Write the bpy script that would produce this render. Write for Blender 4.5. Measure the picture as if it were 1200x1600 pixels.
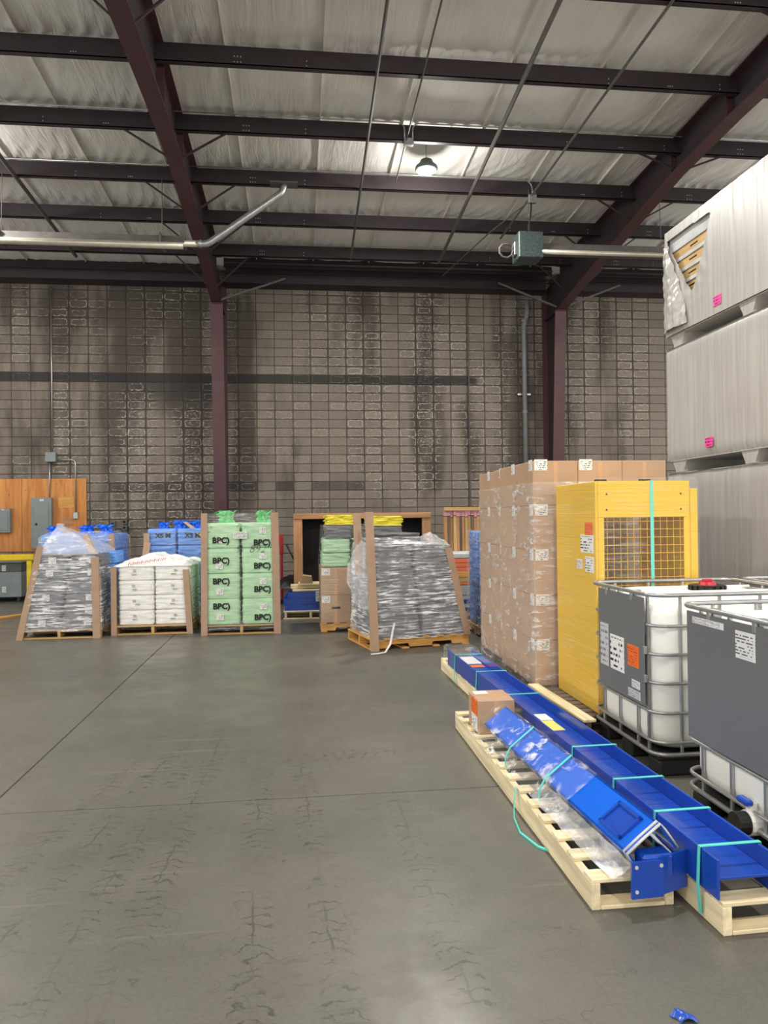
import bpy, math, random
from mathutils import Vector, Matrix, noise
random.seed(7)
PI = math.pi
for o in list(bpy.data.objects): bpy.data.objects.remove(o, do_unlink=True)
SC = bpy.context.scene
COL = SC.collection

# ------------------------------------------------------------------ camera
YAW, PITCH, ROLL, CAMH = math.radians(-6.6), math.radians(0.42), math.radians(0.7), 1.65
fw = Vector((-math.sin(YAW)*math.cos(PITCH), math.cos(YAW)*math.cos(PITCH), math.sin(PITCH)))
r0 = fw.cross(Vector((0, 0, 1))).normalized(); u0 = r0.cross(fw)
rt = r0*math.cos(ROLL) - u0*math.sin(ROLL); up = rt.cross(fw)
cd = bpy.data.cameras.new('camera'); cam = bpy.data.objects.new('camera', cd); COL.objects.link(cam)
cd.sensor_fit = 'VERTICAL'; cd.sensor_height = 36; cd.lens = 1150/1600*36
cd.clip_start = .05; cd.clip_end = 200
cam.matrix_world = Matrix(((rt.x, up.x, -fw.x, 0), (rt.y, up.y, -fw.y, 0), (rt.z, up.z, -fw.z, CAMH), (0, 0, 0, 1)))
SC.camera = cam
# ------------------------------------------------------------------ world and exposure
w = bpy.data.worlds.new('hall_ambient'); SC.world = w; w.use_nodes = True
w.node_tree.nodes['Background'].inputs[0].default_value = (1.0, .97, .92, 1)
w.node_tree.nodes['Background'].inputs[1].default_value = 1.28
SC.view_settings.view_transform = 'Standard'; SC.view_settings.look = 'None'
SC.view_settings.gamma = 1; SC.view_settings.use_curve_mapping = False
SC.view_settings.exposure = 0.24
LAMP_W = 165.0

# ------------------------------------------------------------------ material helpers
def lin(c):
    return tuple(((v/255)/12.92 if v/255 <= .04045 else ((v/255+.055)/1.055)**2.4) for v in c)
class NT:
    def __init__(s, name):
        s.mat = bpy.data.materials.new(name); s.mat.use_nodes = True
        s.t = s.mat.node_tree; s.b = s.t.nodes['Principled BSDF']; s.out = s.t.nodes['Material Output']
    def n(s, typ, **kw):
        x = s.t.nodes.new(typ)
        for k, v in kw.items(): setattr(x, k, v)
        return x
    def put(s, sock, v):
        if isinstance(v, bpy.types.NodeSocket): s.t.links.new(v, sock)
        elif isinstance(v, (tuple, list)) and len(v) == 3 and len(sock.default_value) == 4: sock.default_value = (*v, 1)
        else: sock.default_value = v
    def m(s, op, *a, clamp=False):
        x = s.n('ShaderNodeMath', operation=op, use_clamp=clamp)
        for i, v in enumerate(a): s.put(x.inputs[i], v)
        return x.outputs[0]
    def mix(s, f, a, b, blend='MIX'):
        x = s.n('ShaderNodeMix', data_type='RGBA', blend_type=blend)
        s.put(x.inputs[0], f); s.put(x.inputs[6], a); s.put(x.inputs[7], b); return x.outputs[2]
    def ramp(s, v, lo, hi, a=0., b=1.):
        x = s.n('ShaderNodeMapRange', interpolation_type='SMOOTHSTEP')
        s.put(x.inputs[0], v); s.put(x.inputs[1], lo); s.put(x.inputs[2], hi); s.put(x.inputs[3], a); s.put(x.inputs[4], b)
        return x.outputs[0]
    def co(s, kind='Object', scale=(1, 1, 1)):
        if kind == 'World': v = s.n('ShaderNodeNewGeometry').outputs['Position']
        else: v = s.n('ShaderNodeTexCoord').outputs[kind]
        mp = s.n('ShaderNodeMapping'); s.put(mp.inputs[0], v); mp.inputs[3].default_value = scale
        return mp.outputs[0]
    def noise(s, vec, scale=5, detail=4, rough=.55, dist=0):
        x = s.n('ShaderNodeTexNoise'); s.put(x.inputs['Vector'], vec); x.inputs['Scale'].default_value = scale
        x.inputs['Detail'].default_value = detail; x.inputs['Roughness'].default_value = rough; x.inputs['Distortion'].default_value = dist
        return x.outputs['Fac']
    def sep(s, v):
        x = s.n('ShaderNodeSeparateXYZ'); s.put(x.inputs[0], v); return x.outputs
    def comb(s, a, b, c=0.):
        x = s.n('ShaderNodeCombineXYZ'); s.put(x.inputs[0], a); s.put(x.inputs[1], b); s.put(x.inputs[2], c); return x.outputs[0]
    def bump(s, h, st=.3, dist=.01):
        x = s.n('ShaderNodeBump'); s.put(x.inputs['Height'], h); x.inputs['Strength'].default_value = st; x.inputs['Distance'].default_value = dist
        s.t.links.new(x.outputs[0], s.b.inputs['Normal']); return x.outputs[0]
    def set(s, **kw):
        names = {'color': 'Base Color', 'rough': 'Roughness', 'metal': 'Metallic', 'spec': 'Specular IOR Level', 'coat': 'Coat Weight'}
        for k, v in kw.items(): s.put(s.b.inputs[names[k]], v)
def M(name, rgb, rough=.6, metal=0, var=.12, scale=6, stretch=(1, 1, 1), bump=0, bscale=40, bst=None, rv=.0, spec=.5, coat=0):
    k = NT(name); c = lin(rgb)
    nz = k.noise(k.co('Object', stretch), scale, 5)
    a = tuple(max(0, v*(1-var)) for v in c); b = tuple(v*(1+var) for v in c)
    col = k.mix(k.ramp(nz, .3, .7), a, b)
    if rv:
        rnd = k.n('ShaderNodeObjectInfo').outputs['Random']
        f = k.m('MULTIPLY_ADD', rnd, 2*rv, 1-rv)
        col = k.mix(1., col, k.comb(f, f, f), 'MULTIPLY')
    k.set(color=col, rough=rough, metal=metal, spec=spec, coat=coat)
    if bump: k.bump(k.noise(k.co('Object', bst or stretch), bscale, 4), bump, .01)
    return k.mat
MT = {}
MT['steel'] = M('maroon_primer_steel', (80, 49, 54), .5, var=.12, scale=3)
MT['purlin'] = M('dark_primer_and_web_shade', (54, 43, 47), .55, var=.12, scale=3)  # purlin primer; on rafter and column webs the darker tone is painted shade
MT['bolt'] = M('zinc_bolt', (205, 205, 205), .35, .3)
MT['galv'] = M('galvanised_steel', (176, 178, 178), .34, .75, var=.12, scale=12)
MT['darkgalv'] = M('dull_galvanised', (98, 95, 92), .6, .3, var=.15, scale=10)
MT['white_tube'] = M('pale_heater_tube', (196, 190, 174), .35, .5, var=.08)
MT['pvc'] = M('grey_pvc', (128, 130, 130), .45, var=.1)
MT['burner'] = M('hammered_green_grey', (66, 80, 78), .5, .2, var=.35, scale=30)
MT['ebox'] = M('grey_enamel', (128, 138, 138), .45, var=.06)
MT['ebox_dark'] = M('dark_grey_enamel', (86, 94, 92), .5, var=.06)
MT['black'] = M('black_plastic', (16, 16, 17), .5, var=.2)
MT['void_black'] = M('black_void', (6, 6, 7), .8, var=.2)  # flat black painted for the dark inside holes and openings
MT['red'] = M('red_plastic', (190, 24, 46), .35, var=.1)
MT['redpaint'] = M('red_paint', (170, 30, 32), .5, var=.2)
MT['railyellow'] = M('safety_yellow', (226, 196, 20), .4, var=.1, scale=9)
MT['yellow'] = M('yellow_powder_coat', (232, 188, 34), .42, var=.04, scale=2, stretch=(.4, .4, 14), bump=.25, bscale=3, bst=(.6, .6, 30), coat=.25)
MT['wire'] = M('yellow_wire', (238, 184, 40), .45)
MT['blue'] = M('blue_painted_steel', (22, 70, 172), .3, var=.1, scale=2, coat=.3)
MT['blue2'] = M('bright_blue_painted_steel', (10, 96, 214), .3, var=.08, scale=2, coat=.3)
MT['strap'] = M('teal_strap', (98, 214, 202), .4, var=.05)
MT['whitestrap'] = M('white_strap', (225, 225, 222), .5)
MT['hdpe'] = M('white_hdpe', (240, 240, 233), .45, var=.03, scale=3)
MT['plate'] = M('grey_steel_plate', (116, 118, 120), .4, .15, var=.07, scale=1.2)
MT['skid'] = M('dark_skid', (42, 42, 43), .6)
MT['foam'] = M('grey_foam_sheet', (196, 198, 200), .7)
for nm, c in dict(new=(230, 214, 176), tan=(196, 162, 108), old=(112, 98, 84), orange=(216, 160, 84), crate=(178, 132, 92)).items():
    MT['wood_x_'+nm] = M('wood_'+nm+'_x', c, .75, var=.2, scale=2.2, stretch=(.7, 9, 9), bump=.2, bscale=5, rv=.1)
    MT['wood_y_'+nm] = M('wood_'+nm+'_y', c, .75, var=.2, scale=2.2, stretch=(9, .7, 9), bump=.2, bscale=5, rv=.1)
    MT['wood_z_'+nm] = M('wood_'+nm+'_z', c, .75, var=.2, scale=2.2, stretch=(9, 9, .7), bump=.2, bscale=5, rv=.1)
MT['card'] = M('cardboard', (186, 153, 124), .7, var=.05, scale=4, rv=.05, bump=.1, bscale=8)
MT['cornerboard'] = M('corner_board', (176, 146, 122), .65, var=.07, scale=6, rv=.05)
MT['tape'] = M('packing_tape', (202, 160, 120), .3, var=.05)
MT['pink'] = M('pink_sticker', (246, 70, 160), .6)
MT['ink'] = M('black_ink', (22, 24, 26), .7)
MT['redink'] = M('red_ink', (206, 60, 84), .7)
MT['orange_sheet'] = M('orange_sheet', (232, 124, 84), .5, var=.08)
MT['pinktip'] = M('pink_paint_tip', (206, 150, 160), .7, var=.2)
for nm, c in dict(green=(180, 220, 178), grey=(104, 106, 112), white=(246, 246, 242), blue=(96, 148, 226), yellow=(240, 224, 62)).items():
    MT['bag_'+nm] = M('bag_'+nm, c, .38, var=.1, scale=4, stretch=(1, 1, 5), bump=.7, bscale=7, bst=(1, 1, 7), rv=.05)
MT['knot_blue'] = M('knot_blue', (20, 104, 232), .35, var=.2, scale=20)
MT['knot_green'] = M('knot_green', (112, 196, 128), .35, var=.2, scale=20)

def label_mat(name, base, ink, rows, dens=.5):
    k = NT(name); g = k.sep(k.co('Generated'))
    # lines of print: rows along the label's height, broken along its width; flat label lies in the plane of its two large axes
    v = k.m('MULTIPLY', g[2], float(rows)); fv = k.m('FRACT', v)
    row = k.m('MULTIPLY', k.m('GREATER_THAN', fv, .38), k.m('LESS_THAN', fv, .82))
    h = k.m('ADD', g[0], k.m('MULTIPLY', g[1], .77))
    wn = k.n('ShaderNodeTexWhiteNoise', noise_dimensions='2D')
    k.put(wn.inputs['Vector'], k.comb(k.m('FLOOR', k.m('MULTIPLY', h, 17.)), k.m('FLOOR', v)))
    inkm = k.m('MULTIPLY', row, k.m('LESS_THAN', wn.outputs['Value'], dens))
    edge = k.m('MULTIPLY', k.m('GREATER_THAN', g[2], .08), k.m('LESS_THAN', g[2], .93))
    inx = k.m('MULTIPLY', k.m('GREATER_THAN', h, .09), k.m('LESS_THAN', h, 1.6))
    f = k.m('MULTIPLY', inkm, k.m('MULTIPLY', edge, inx))
    k.set(color=k.mix(f, lin(base), lin(ink)), rough=.55)
    return k.mat
MT['label'] = label_mat('shipping_label', (236, 236, 232), (40, 42, 46), 6, .5)
MT['label_fine'] = label_mat('data_label', (226, 227, 226), (90, 92, 96), 9, .6)
MT['label_orange'] = label_mat('orange_label', (238, 112, 36), (190, 70, 10), 8, .6)
MT['label_grey'] = label_mat('grey_data_label', (196, 198, 200), (120, 122, 126), 7, .6)
MT['label_pink'] = label_mat('pink_label', (250, 74, 166), (110, 20, 70), 3, .6)
MT['label_yellow'] = label_mat('yellow_black_label', (220, 222, 120), (40, 60, 40), 4, .5)

def film_mat(name, base, amp, tint=(255, 255, 255), st=(3, 3, 40), dens=.5):
    k = NT(name); o = k.co('Object', st)
    a = k.noise(o, 1.0, 6, .65, .6); b = k.noise(k.co('Object'), 4, 3)
    s = k.ramp(a, dens, dens+.13)
    f = k.m('ADD', base, k.m('MULTIPLY', s, k.m('MULTIPLY', k.ramp(b, .3, .7), amp)), clamp=True)  # white streaks put the film's glints into its opacity, besides its haze
    k.set(color=lin(tint), rough=.16, spec=.6)
    k.bump(a, .9, .02)
    tr = k.n('ShaderNodeBsdfTransparent'); mx = k.n('ShaderNodeMixShader')
    k.put(mx.inputs[0], f); k.t.links.new(tr.outputs[0], mx.inputs[1]); k.t.links.new(k.b.outputs[0], mx.inputs[2])
    k.t.links.new(mx.outputs[0], k.out.inputs[0]); return k.mat
MT['film_clear'] = film_mat('clear_film', .05, .35)
MT['film_silver'] = film_mat('silvery_film', .16, 1.1, (250, 252, 255), (3, 3, 42), .46)
MT['film_fine'] = film_mat('fine_film', .05, .16, (255, 255, 255), (2, 2, 60))
MT['film_milky'] = film_mat('milky_film', .32, .5, (240, 242, 244), (5, 5, 12))
MT['film_tan'] = film_mat('hazy_film', .15, .6, (250, 248, 246), (5, 5, 20), .5)
MT['film_shine'] = film_mat('shiny_film', .06, .8, (255, 255, 255), (12, 9, 12), .5)
def white_film():
    k = NT('white_wrap_film'); o = k.co('Object', (4, 14, .5)); a = k.noise(o, 1.5, 5, .6)
    b = k.noise(k.co('Object'), 1.3, 4)
    col = k.mix(k.ramp(a, .3, .7), lin((172, 169, 164)), lin((188, 186, 181)))
    k.set(color=k.mix(k.ramp(b, .55, .8, 0, .35), col, lin((164, 159, 152))), rough=.32); k.bump(a, .35, .02); return k.mat
MT['white_film'] = white_film()
def emit(name, rgb, s):
    k = NT(name); e = k.n('ShaderNodeEmission'); e.inputs[0].default_value = (*rgb, 1); e.inputs[1].default_value = s
    k.t.links.new(e.outputs[0], k.out.inputs[0]); return k.mat
MT['led'] = emit('led_lens', (1, .98, .95), 60)

def concrete_floor():
    k = NT('floor_concrete'); P = k.co('World'); x, y, z = k.sep(P)
    big = k.noise(P, .55, 5, .6); mid = k.noise(P, 3.2, 6, .65); fine = k.noise(P, 60, 3)
    col = k.mix(k.ramp(big, .3, .72), lin((86, 85, 78)), lin((106, 103, 95)))
    col = k.mix(k.ramp(mid, .35, .75, 0, .35), col, lin((78, 77, 71)))
    col = k.mix(k.ramp(fine, .35, .75, 0, .25), col, lin((120, 117, 108)))
    # forklift tyre tracks: curved tread bars repeated along each track
    wob = k.m('MULTIPLY', k.m('SUBTRACT', k.noise(P, .35, 2), .5), .5)
    wig = k.m('MULTIPLY', k.m('SUBTRACT', k.noise(P, 11, 4), .5), .17)
    tot = None
    for (c0, slope, wd, horiz, a, b) in ((-1.55, .12, .085, 0, -3, 6.2), (-1.05, .05, .085, 0, -3, 5.6), (-.72, .02, .09, 0, -3, 6.5), (-.08, -.04, .09, 0, -3, 5.5), (.28, -.06, .085, 0, -3, 6.), (.62, -.02, .08, 0, 1, 4.9), (5.15, .0, .13, 1, -.7, 1.2), (6.5, .02, .15, 1, -.6, 1.6), (-1.95, .16, .08, 0, 1, 6.)):
        s_, t_ = (x, y) if not horiz else (y, x)
        e = k.m('SUBTRACT', k.m('SUBTRACT', s_, k.m('MULTIPLY_ADD', t_, slope, c0)), k.m('MULTIPLY', wob, .25))
        ae = k.m('ABSOLUTE', e)
        band = k.ramp(ae, wd, wd*.8)
        ph = k.m('MULTIPLY', k.m('ADD', k.m('ADD', t_, k.m('MULTIPLY', k.m('MULTIPLY', ae, ae), 5.)), wig), 2*PI/.072)
        bars = k.m('MULTIPLY', k.ramp(k.m('SINE', ph), .80, .98), k.ramp(k.noise(P, 13, 3, .6), .37, .54))
        ends = k.m('MULTIPLY', k.ramp(t_, a, a+.6), k.ramp(t_, b, b-.8))
        spine = k.m('MULTIPLY', k.ramp(k.m('ABSOLUTE', k.m('ADD', e, k.m('MULTIPLY', wig, .25))), .007, .003), k.ramp(k.noise(P, 2.2, 3), .45, .6))
        v = k.m('MULTIPLY', k.m('MAXIMUM', k.m('MULTIPLY', band, bars), k.m('MULTIPLY', spine, .8)), ends)
        tot = v if tot is None else k.m('MAXIMUM', tot, v)
    patch = k.ramp(k.noise(P, 1.6, 4, .6), .32, .54)
    col = k.mix(k.m('MULTIPLY', k.m('MULTIPLY', tot, patch), .68), col, lin((52, 50, 47)))
    rip = k.noise(k.co('World', (5, 17, 1)), 1.6, 5, .6, .7); col = k.mix(k.m('MULTIPLY', k.ramp(rip, .56, .68), k.ramp(k.noise(P, .7, 3), .42, .6, 0, .28)), col, lin((58, 56, 52)))
    # hairline cracks
    vo = k.n('ShaderNodeTexVoronoi', feature='DISTANCE_TO_EDGE'); vo.inputs['Scale'].default_value = 2.6
    dv = k.n('ShaderNodeVectorMath', operation='ADD'); nz = k.n('ShaderNodeTexNoise'); k.put(nz.inputs['Vector'], P); nz.inputs['Scale'].default_value = 5
    sc = k.n('ShaderNodeVectorMath', operation='SCALE'); k.t.links.new(nz.outputs['Color'], sc.inputs[0]); sc.inputs['Scale'].default_value = .4
    k.t.links.new(P, dv.inputs[0]); k.t.links.new(sc.outputs[0], dv.inputs[1]); k.t.links.new(dv.outputs[0], vo.inputs['Vector'])
    cr = k.m('MULTIPLY', k.ramp(vo.outputs['Distance'], .007, .0), k.ramp(k.noise(P, 1.3, 3), .46, .56))
    col = k.mix(k.m('MULTIPLY', cr, .55), col, lin((60, 55, 50)))
    # reddish dust and long scuffs
    col = k.mix(k.ramp(k.noise(P, .9, 3), .56, .75, 0, .3), col, lin((128, 112, 102)))
    sw = k.noise(k.co('World', (.5, 14, 1)), 1, 4); col = k.mix(k.ramp(sw, .64, .78, 0, .3), col, lin((150, 145, 136)))
    k.set(color=col, rough=k.ramp(mid, .3, .7, .32, .50), spec=.5)
    k.bump(k.m('ADD', mid, k.m('MULTIPLY', fine, .3)), .12, .01)
    return k.mat
MT['floor'] = concrete_floor()
BX0, BZ0, BW, BH = -.92, 4.925, .4064, .2032
def block_mat():
    k = NT('stained_concrete_block'); P = k.co('World'); x, y, z = k.sep(P)
    u = k.m('DIVIDE', k.m('SUBTRACT', x, BX0), BW); v = k.m('DIVIDE', k.m('SUBTRACT', z, BZ0), BH)
    iu, iv = k.m('FLOOR', u), k.m('FLOOR', v)
    wn = k.n('ShaderNodeTexWhiteNoise', noise_dimensions='2D'); k.put(wn.inputs['Vector'], k.comb(iu, iv)); r1 = wn.outputs['Value']
    wc = k.n('ShaderNodeSeparateColor'); k.t.links.new(wn.outputs['Color'], wc.inputs[0]); r2, r3 = wc.outputs[1], wc.outputs[2]
    wcol = k.n('ShaderNodeTexWhiteNoise', noise_dimensions='1D'); k.put(wcol.inputs['W'], k.m('ADD', iu, 31.3)); rc = wcol.outputs['Value']
    px = k.m('ABSOLUTE', k.m('MULTIPLY', k.m('SUBTRACT', k.m('FRACT', u), .5), BW))
    pz = k.m('ABSOLUTE', k.m('MULTIPLY', k.m('SUBTRACT', k.m('FRACT', v), .5), BH))
    n1 = k.noise(P, 7, 4, .6); n2 = k.noise(P, 26, 4, .6)
    shrink = k.m('MULTIPLY', k.m('POWER', r2, 2.5), .05)
    qx = k.m('MAXIMUM', k.m('SUBTRACT', px, k.m('SUBTRACT', .135, shrink)), 0.)
    qz = k.m('MAXIMUM', k.m('SUBTRACT', pz, k.m('SUBTRACT', .036, k.m('MULTIPLY', shrink, .5))), 0.)
    d = k.m('SUBTRACT', k.m('SQRT', k.m('ADD', k.m('MULTIPLY', qx, qx), k.m('MULTIPLY', qz, qz))), .042)
    d = k.m('ADD', d, k.m('MULTIPLY', k.m('SUBTRACT', n1, .5), .085))
    d = k.m('ADD', d, k.m('MULTIPLY', k.m('SUBTRACT', n2, .5), .04))
    wring = k.m('MULTIPLY_ADD', r3, .008, .005)
    ring = k.m('SUBTRACT', 1., k.m('DIVIDE', k.m('ABSOLUTE', d), wring), clamp=True)
    inner = k.ramp(d, -.012, -.05); n3 = k.noise(P, 16, 5, .7)
    blotch = k.m('MULTIPLY', inner, k.ramp(n3, .5, .62))
    nb = k.noise(k.co('World', (1.1, 1, .38)), .75, 3, .5)                      # where the salts came out
    zone = k.m('ADD', k.m('MULTIPLY', nb, .8), k.m('MULTIPLY', k.m('SUBTRACT', rc, .5), .14))
    zone = k.m('ADD', zone, k.m('MULTIPLY', k.m('SUBTRACT', r1, .5), .16))
    for (cx, wd, z0, z1, am) in ((-3.55, .55, 1.2, 4.5, .24), (-2.5, .45, 1.2, 4.1, .26), (-3.1, .9, 4.9, 6.8, .14), (-5.4, 1.1, 2.5, 6.5, .06), (-1.95, .25, 2., 6.2, .16), (1.9, .3, 2., 6.6, .12), (3.0, .5, 2.2, 6.7, .24), (4.75, .3, 2.5, 6.4, .16), (6.7, .55, 2.5, 6.5, .18), (8., .9, 2.5, 5.6, .1)):
        g_ = k.m('MULTIPLY', k.ramp(k.m('ABSOLUTE', k.m('SUBTRACT', x, cx)), wd, wd*.4), k.m('MULTIPLY', k.ramp(z, z0-.3, z0+.3), k.ramp(z, z1+.3, z1-.3)))
        zone = k.m('ADD', zone, k.m('MULTIPLY', g_, am))
    msk = k.ramp(zone, .33, .58); heavy = k.ramp(zone, .58, .74)
    # base colour of each block, dark damp streaks, and upper-left dimness painted in
    col = k.mix(r1, lin((128, 119, 109)), lin((144, 134, 123)))
    col = k.mix(k.ramp(n2, .35, .7, 0, .35), col, lin((104, 96, 88)))
    damp_dim = k.noise(k.co('World', (1.2, 1, .3)), .9, 4, .6)
    damp_dim = k.m('ADD', damp_dim, k.ramp(x, 0., -3., 0., .04))  # wall dimmer to the left, away from the lamp, painted into the colour
    for (cx, wd, z0, z1, am) in ((-3., 1.3, 4., 6.8, .10), (3., .6, 2.2, 5., .10), (-1.3, .45, 1.5, 6.8, .12), (5.4, .5, 2., 6.8, .08), (-3., 1.3, 1., 2.5, .08), (-5., 2., 6., 6.9, .08)):
        g_ = k.m('MULTIPLY', k.ramp(k.m('ABSOLUTE', k.m('SUBTRACT', x, cx)), wd, wd*.4), k.m('MULTIPLY', k.ramp(z, z0-.3, z0+.3), k.ramp(z, z1+.3, z1-.3)))
        damp_dim = k.m('ADD', damp_dim, k.m('MULTIPLY', g_, am))
    col = k.mix(k.ramp(damp_dim, .48, .68, 0, .75), col, lin((66, 60, 56)))
    edge = k.m('MAXIMUM', k.ramp(px, .165, .2), k.ramp(pz, .07, .1))
    col = k.mix(k.m('MULTIPLY', edge, k.m('MULTIPLY', msk, .7)), col, lin((66, 60, 56)))
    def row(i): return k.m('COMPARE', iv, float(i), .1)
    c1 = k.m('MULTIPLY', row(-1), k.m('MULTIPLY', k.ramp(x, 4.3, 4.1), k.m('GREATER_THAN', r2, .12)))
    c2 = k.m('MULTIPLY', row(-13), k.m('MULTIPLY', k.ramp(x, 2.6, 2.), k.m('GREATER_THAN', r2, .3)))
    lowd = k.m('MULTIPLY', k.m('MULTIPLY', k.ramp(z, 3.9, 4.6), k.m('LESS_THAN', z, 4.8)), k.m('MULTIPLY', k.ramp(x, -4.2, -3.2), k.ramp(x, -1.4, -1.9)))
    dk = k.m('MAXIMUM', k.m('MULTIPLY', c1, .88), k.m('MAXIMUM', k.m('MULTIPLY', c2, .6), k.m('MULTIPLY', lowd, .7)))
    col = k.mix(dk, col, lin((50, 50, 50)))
    wht = k.m('MAXIMUM', k.m('MULTIPLY', ring, k.m('MULTIPLY', msk, k.ramp(n3, .4, .6, .08, 1.))), k.m('MULTIPLY', blotch, k.m('MULTIPLY', heavy, .5)))
    wht = k.m('MULTIPLY', wht, k.m('SUBTRACT', 1., k.m('MULTIPLY', c1, .7)))
    col = k.mix(wht, col, lin((214, 209, 200)))
    k.set(color=col, rough=.85, spec=.2); k.bump(n2, .3, .01)
    return k.mat
MT['block'] = block_mat()
MT['mortar'] = M('mortar', (78, 70, 64), .9, var=.15)
def insul():
    k = NT('vinyl_insulation_facing'); P = k.co('World'); a = k.noise(P, 1.2, 4); 
    mp = k.n('ShaderNodeMapping'); k.put(mp.inputs[0], k.n('ShaderNodeNewGeometry').outputs['Position']); mp.inputs[2].default_value = (0, 0, .45); mp.inputs[3].default_value = (7, 1.0, 1)
    b = k.m('MULTIPLY', k.noise(mp.outputs[0], 1.2, 4, .6, .8), k.ramp(k.noise(P, .8, 2), .35, .65, .25, 1.))
    k.set(color=k.mix(k.ramp(a, .3, .7), lin((226, 223, 216)), lin((238, 236, 230))), rough=.65, spec=.25); k.bump(b, .55, .06); return k.mat
MT['insul'] = insul()
def plywood():
    k = NT('plywood'); P = k.co('Object', (6, 6, .7)); a = k.noise(P, 1.6, 5, .6, .5)
    vo = k.n('ShaderNodeTexVoronoi'); vo.inputs['Scale'].default_value = 5.5; k.t.links.new(k.co('Object'), vo.inputs['Vector'])
    col = k.mix(k.ramp(a, .3, .7), lin((182, 112, 50)), lin((212, 146, 78)))
    col = k.mix(k.ramp(vo.outputs['Distance'], .07, .04), col, lin((60, 30, 14)))
    k.set(color=col, rough=.6); return k.mat
MT['ply'] = plywood()

# ------------------------------------------------------------------ mesh helpers
class MB:
    def __init__(s): s.v = []; s.f = []
    def add(s, vs, fs):
        n = len(s.v); s.v += [tuple(p) for p in vs]; s.f += [tuple(i+n for i in f) for f in fs]; return s
    def box(s, x0, x1, y0, y1, z0, z1, mtx=None):
        vs = [Vector((x, y, z)) for z in (z0, z1) for y in (y0, y1) for x in (x0, x1)]
        if mtx: vs = [mtx @ p for p in vs]
        return s.add(vs, [(0, 2, 3, 1), (4, 5, 7, 6), (0, 1, 5, 4), (2, 6, 7, 3), (0, 4, 6, 2), (1, 3, 7, 5)])
    def bbox(s, x0, x1, y0, y1, z0, z1, b=.01):
        # chamfered box
        xs, ys, zs = (x0, x1), (y0, y1), (z0, z1); vs = []; idx = {}
        for i in (0, 1):
            for j in (0, 1):
                for k_ in (0, 1):
                    sx, sy, sz = (1-2*i), (1-2*j), (1-2*k_)
                    for ax in range(3):
                        p = [xs[i]+sx*b, ys[j]+sy*b, zs[k_]+sz*b]; p[ax] = (xs[i], ys[j], zs[k_])[ax]
                        idx[(i, j, k_, ax)] = len(vs); vs.append(p)
        fs = []
        q = [(0, 0), (1, 0), (1, 1), (0, 1)]
        for ax in range(3):
            for sd in (0, 1):
                f = []
                for a, b_ in q:
                    c = [0, 0, 0]; c[ax] = sd; o = [t for t in range(3) if t != ax]; c[o[0]] = a; c[o[1]] = b_
                    f.append(idx[(*c, ax)])
                fs.append(f if (sd == 1) ^ (ax == 1) else f[::-1])
        for ax in range(3):
            o = [t for t in range(3) if t != ax]
            for a in (0, 1):
                for b_ in (0, 1):
                    c0 = [0, 0, 0]; c0[o[0]] = a; c0[o[1]] = b_; c1 = list(c0); c1[ax] = 1
                    fs.append((idx[(*c0, o[0])], idx[(*c0, o[1])], idx[(*c1, o[1])], idx[(*c1, o[0])]))
        for c in [(i, j, k_) for i in (0, 1) for j in (0, 1) for k_ in (0, 1)]: fs.append(tuple(idx[(*c, t)] for t in range(3)))
        return s.add(vs, fs)
    def prism(s, pts, axis, a, b):
        # polygon pts (2-D) extruded along axis from a to b
        def mk(p, t):
            return {'x': (t, p[0], p[1]), 'y': (p[0], t, p[1]), 'z': (p[0], p[1], t)}[axis]
        n = len(pts); vs = [mk(p, a) for p in pts]+[mk(p, b) for p in pts]
        return s.add(vs, [tuple(range(n)), tuple(range(2*n-1, n-1, -1))]+[(i, i+n, (i+1) % n+n, (i+1) % n) for i in range(n)])
    def tube(s, path, r, n=8, closed=False, flat=None):
        P = [Vector(p) for p in path]; m = len(P); rings = []
        prev = None
        for i, p in enumerate(P):
            if closed: t = P[(i+1) % m]-P[i-1]
            else: t = P[min(i+1, m-1)]-P[max(i-1, 0)]
            t.normalize()
            if prev is None:
                a = Vector((0, 0, 1)) if abs(t.z) < .9 else Vector((1, 0, 0))
                e = t.cross(a).normalized()
            else: e = (prev - t*prev.dot(t)).normalized()
            prev = e; g = t.cross(e)
            ra, rb = (r, r) if flat is None else flat
            rings.append([p+e*math.cos(2*PI*j/n+PI/n)*ra+g*math.sin(2*PI*j/n+PI/n)*rb for j in range(n)])
        vs = [q for R in rings for q in R]; fs = []
        for i in range(m if closed else m-1):
            i2 = (i+1) % m
            for j in range(n): fs.append((i*n+j, i*n+(j+1) % n, i2*n+(j+1) % n, i2*n+j))
        if not closed: fs += [tuple(range(n-1, -1, -1)), tuple((m-1)*n+j for j in range(n))]
        return s.add(vs, fs)
    def cyl(s, c, r, h, axis='z', n=20, r2=None):
        d = {'x': Vector((1, 0, 0)), 'y': Vector((0, 1, 0)), 'z': Vector((0, 0, 1))}[axis]
        e = d.orthogonal().normalized(); g = d.cross(e); c = Vector(c); r2 = r if r2 is None else r2
        vs = [c+(e*math.cos(2*PI*j/n)+g*math.sin(2*PI*j/n))*r for j in range(n)]+[c+d*h+(e*math.cos(2*PI*j/n)+g*math.sin(2*PI*j/n))*r2 for j in range(n)]
        return s.add(vs, [tuple(range(n-1, -1, -1)), tuple(range(n, 2*n))]+[(j, (j+1) % n, n+(j+1) % n, n+j) for j in range(n)])
    def grid(s, fn, nu, nv, keep=None):
        vs = [fn(i/nu, j/nv) for j in range(nv+1) for i in range(nu+1)]
        fs = [(j*(nu+1)+i, j*(nu+1)+i+1, (j+1)*(nu+1)+i+1, (j+1)*(nu+1)+i) for j in range(nv) for i in range(nu) if keep is None or keep((i+.5)/nu, (j+.5)/nv)]
        return s.add(vs, fs)
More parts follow.
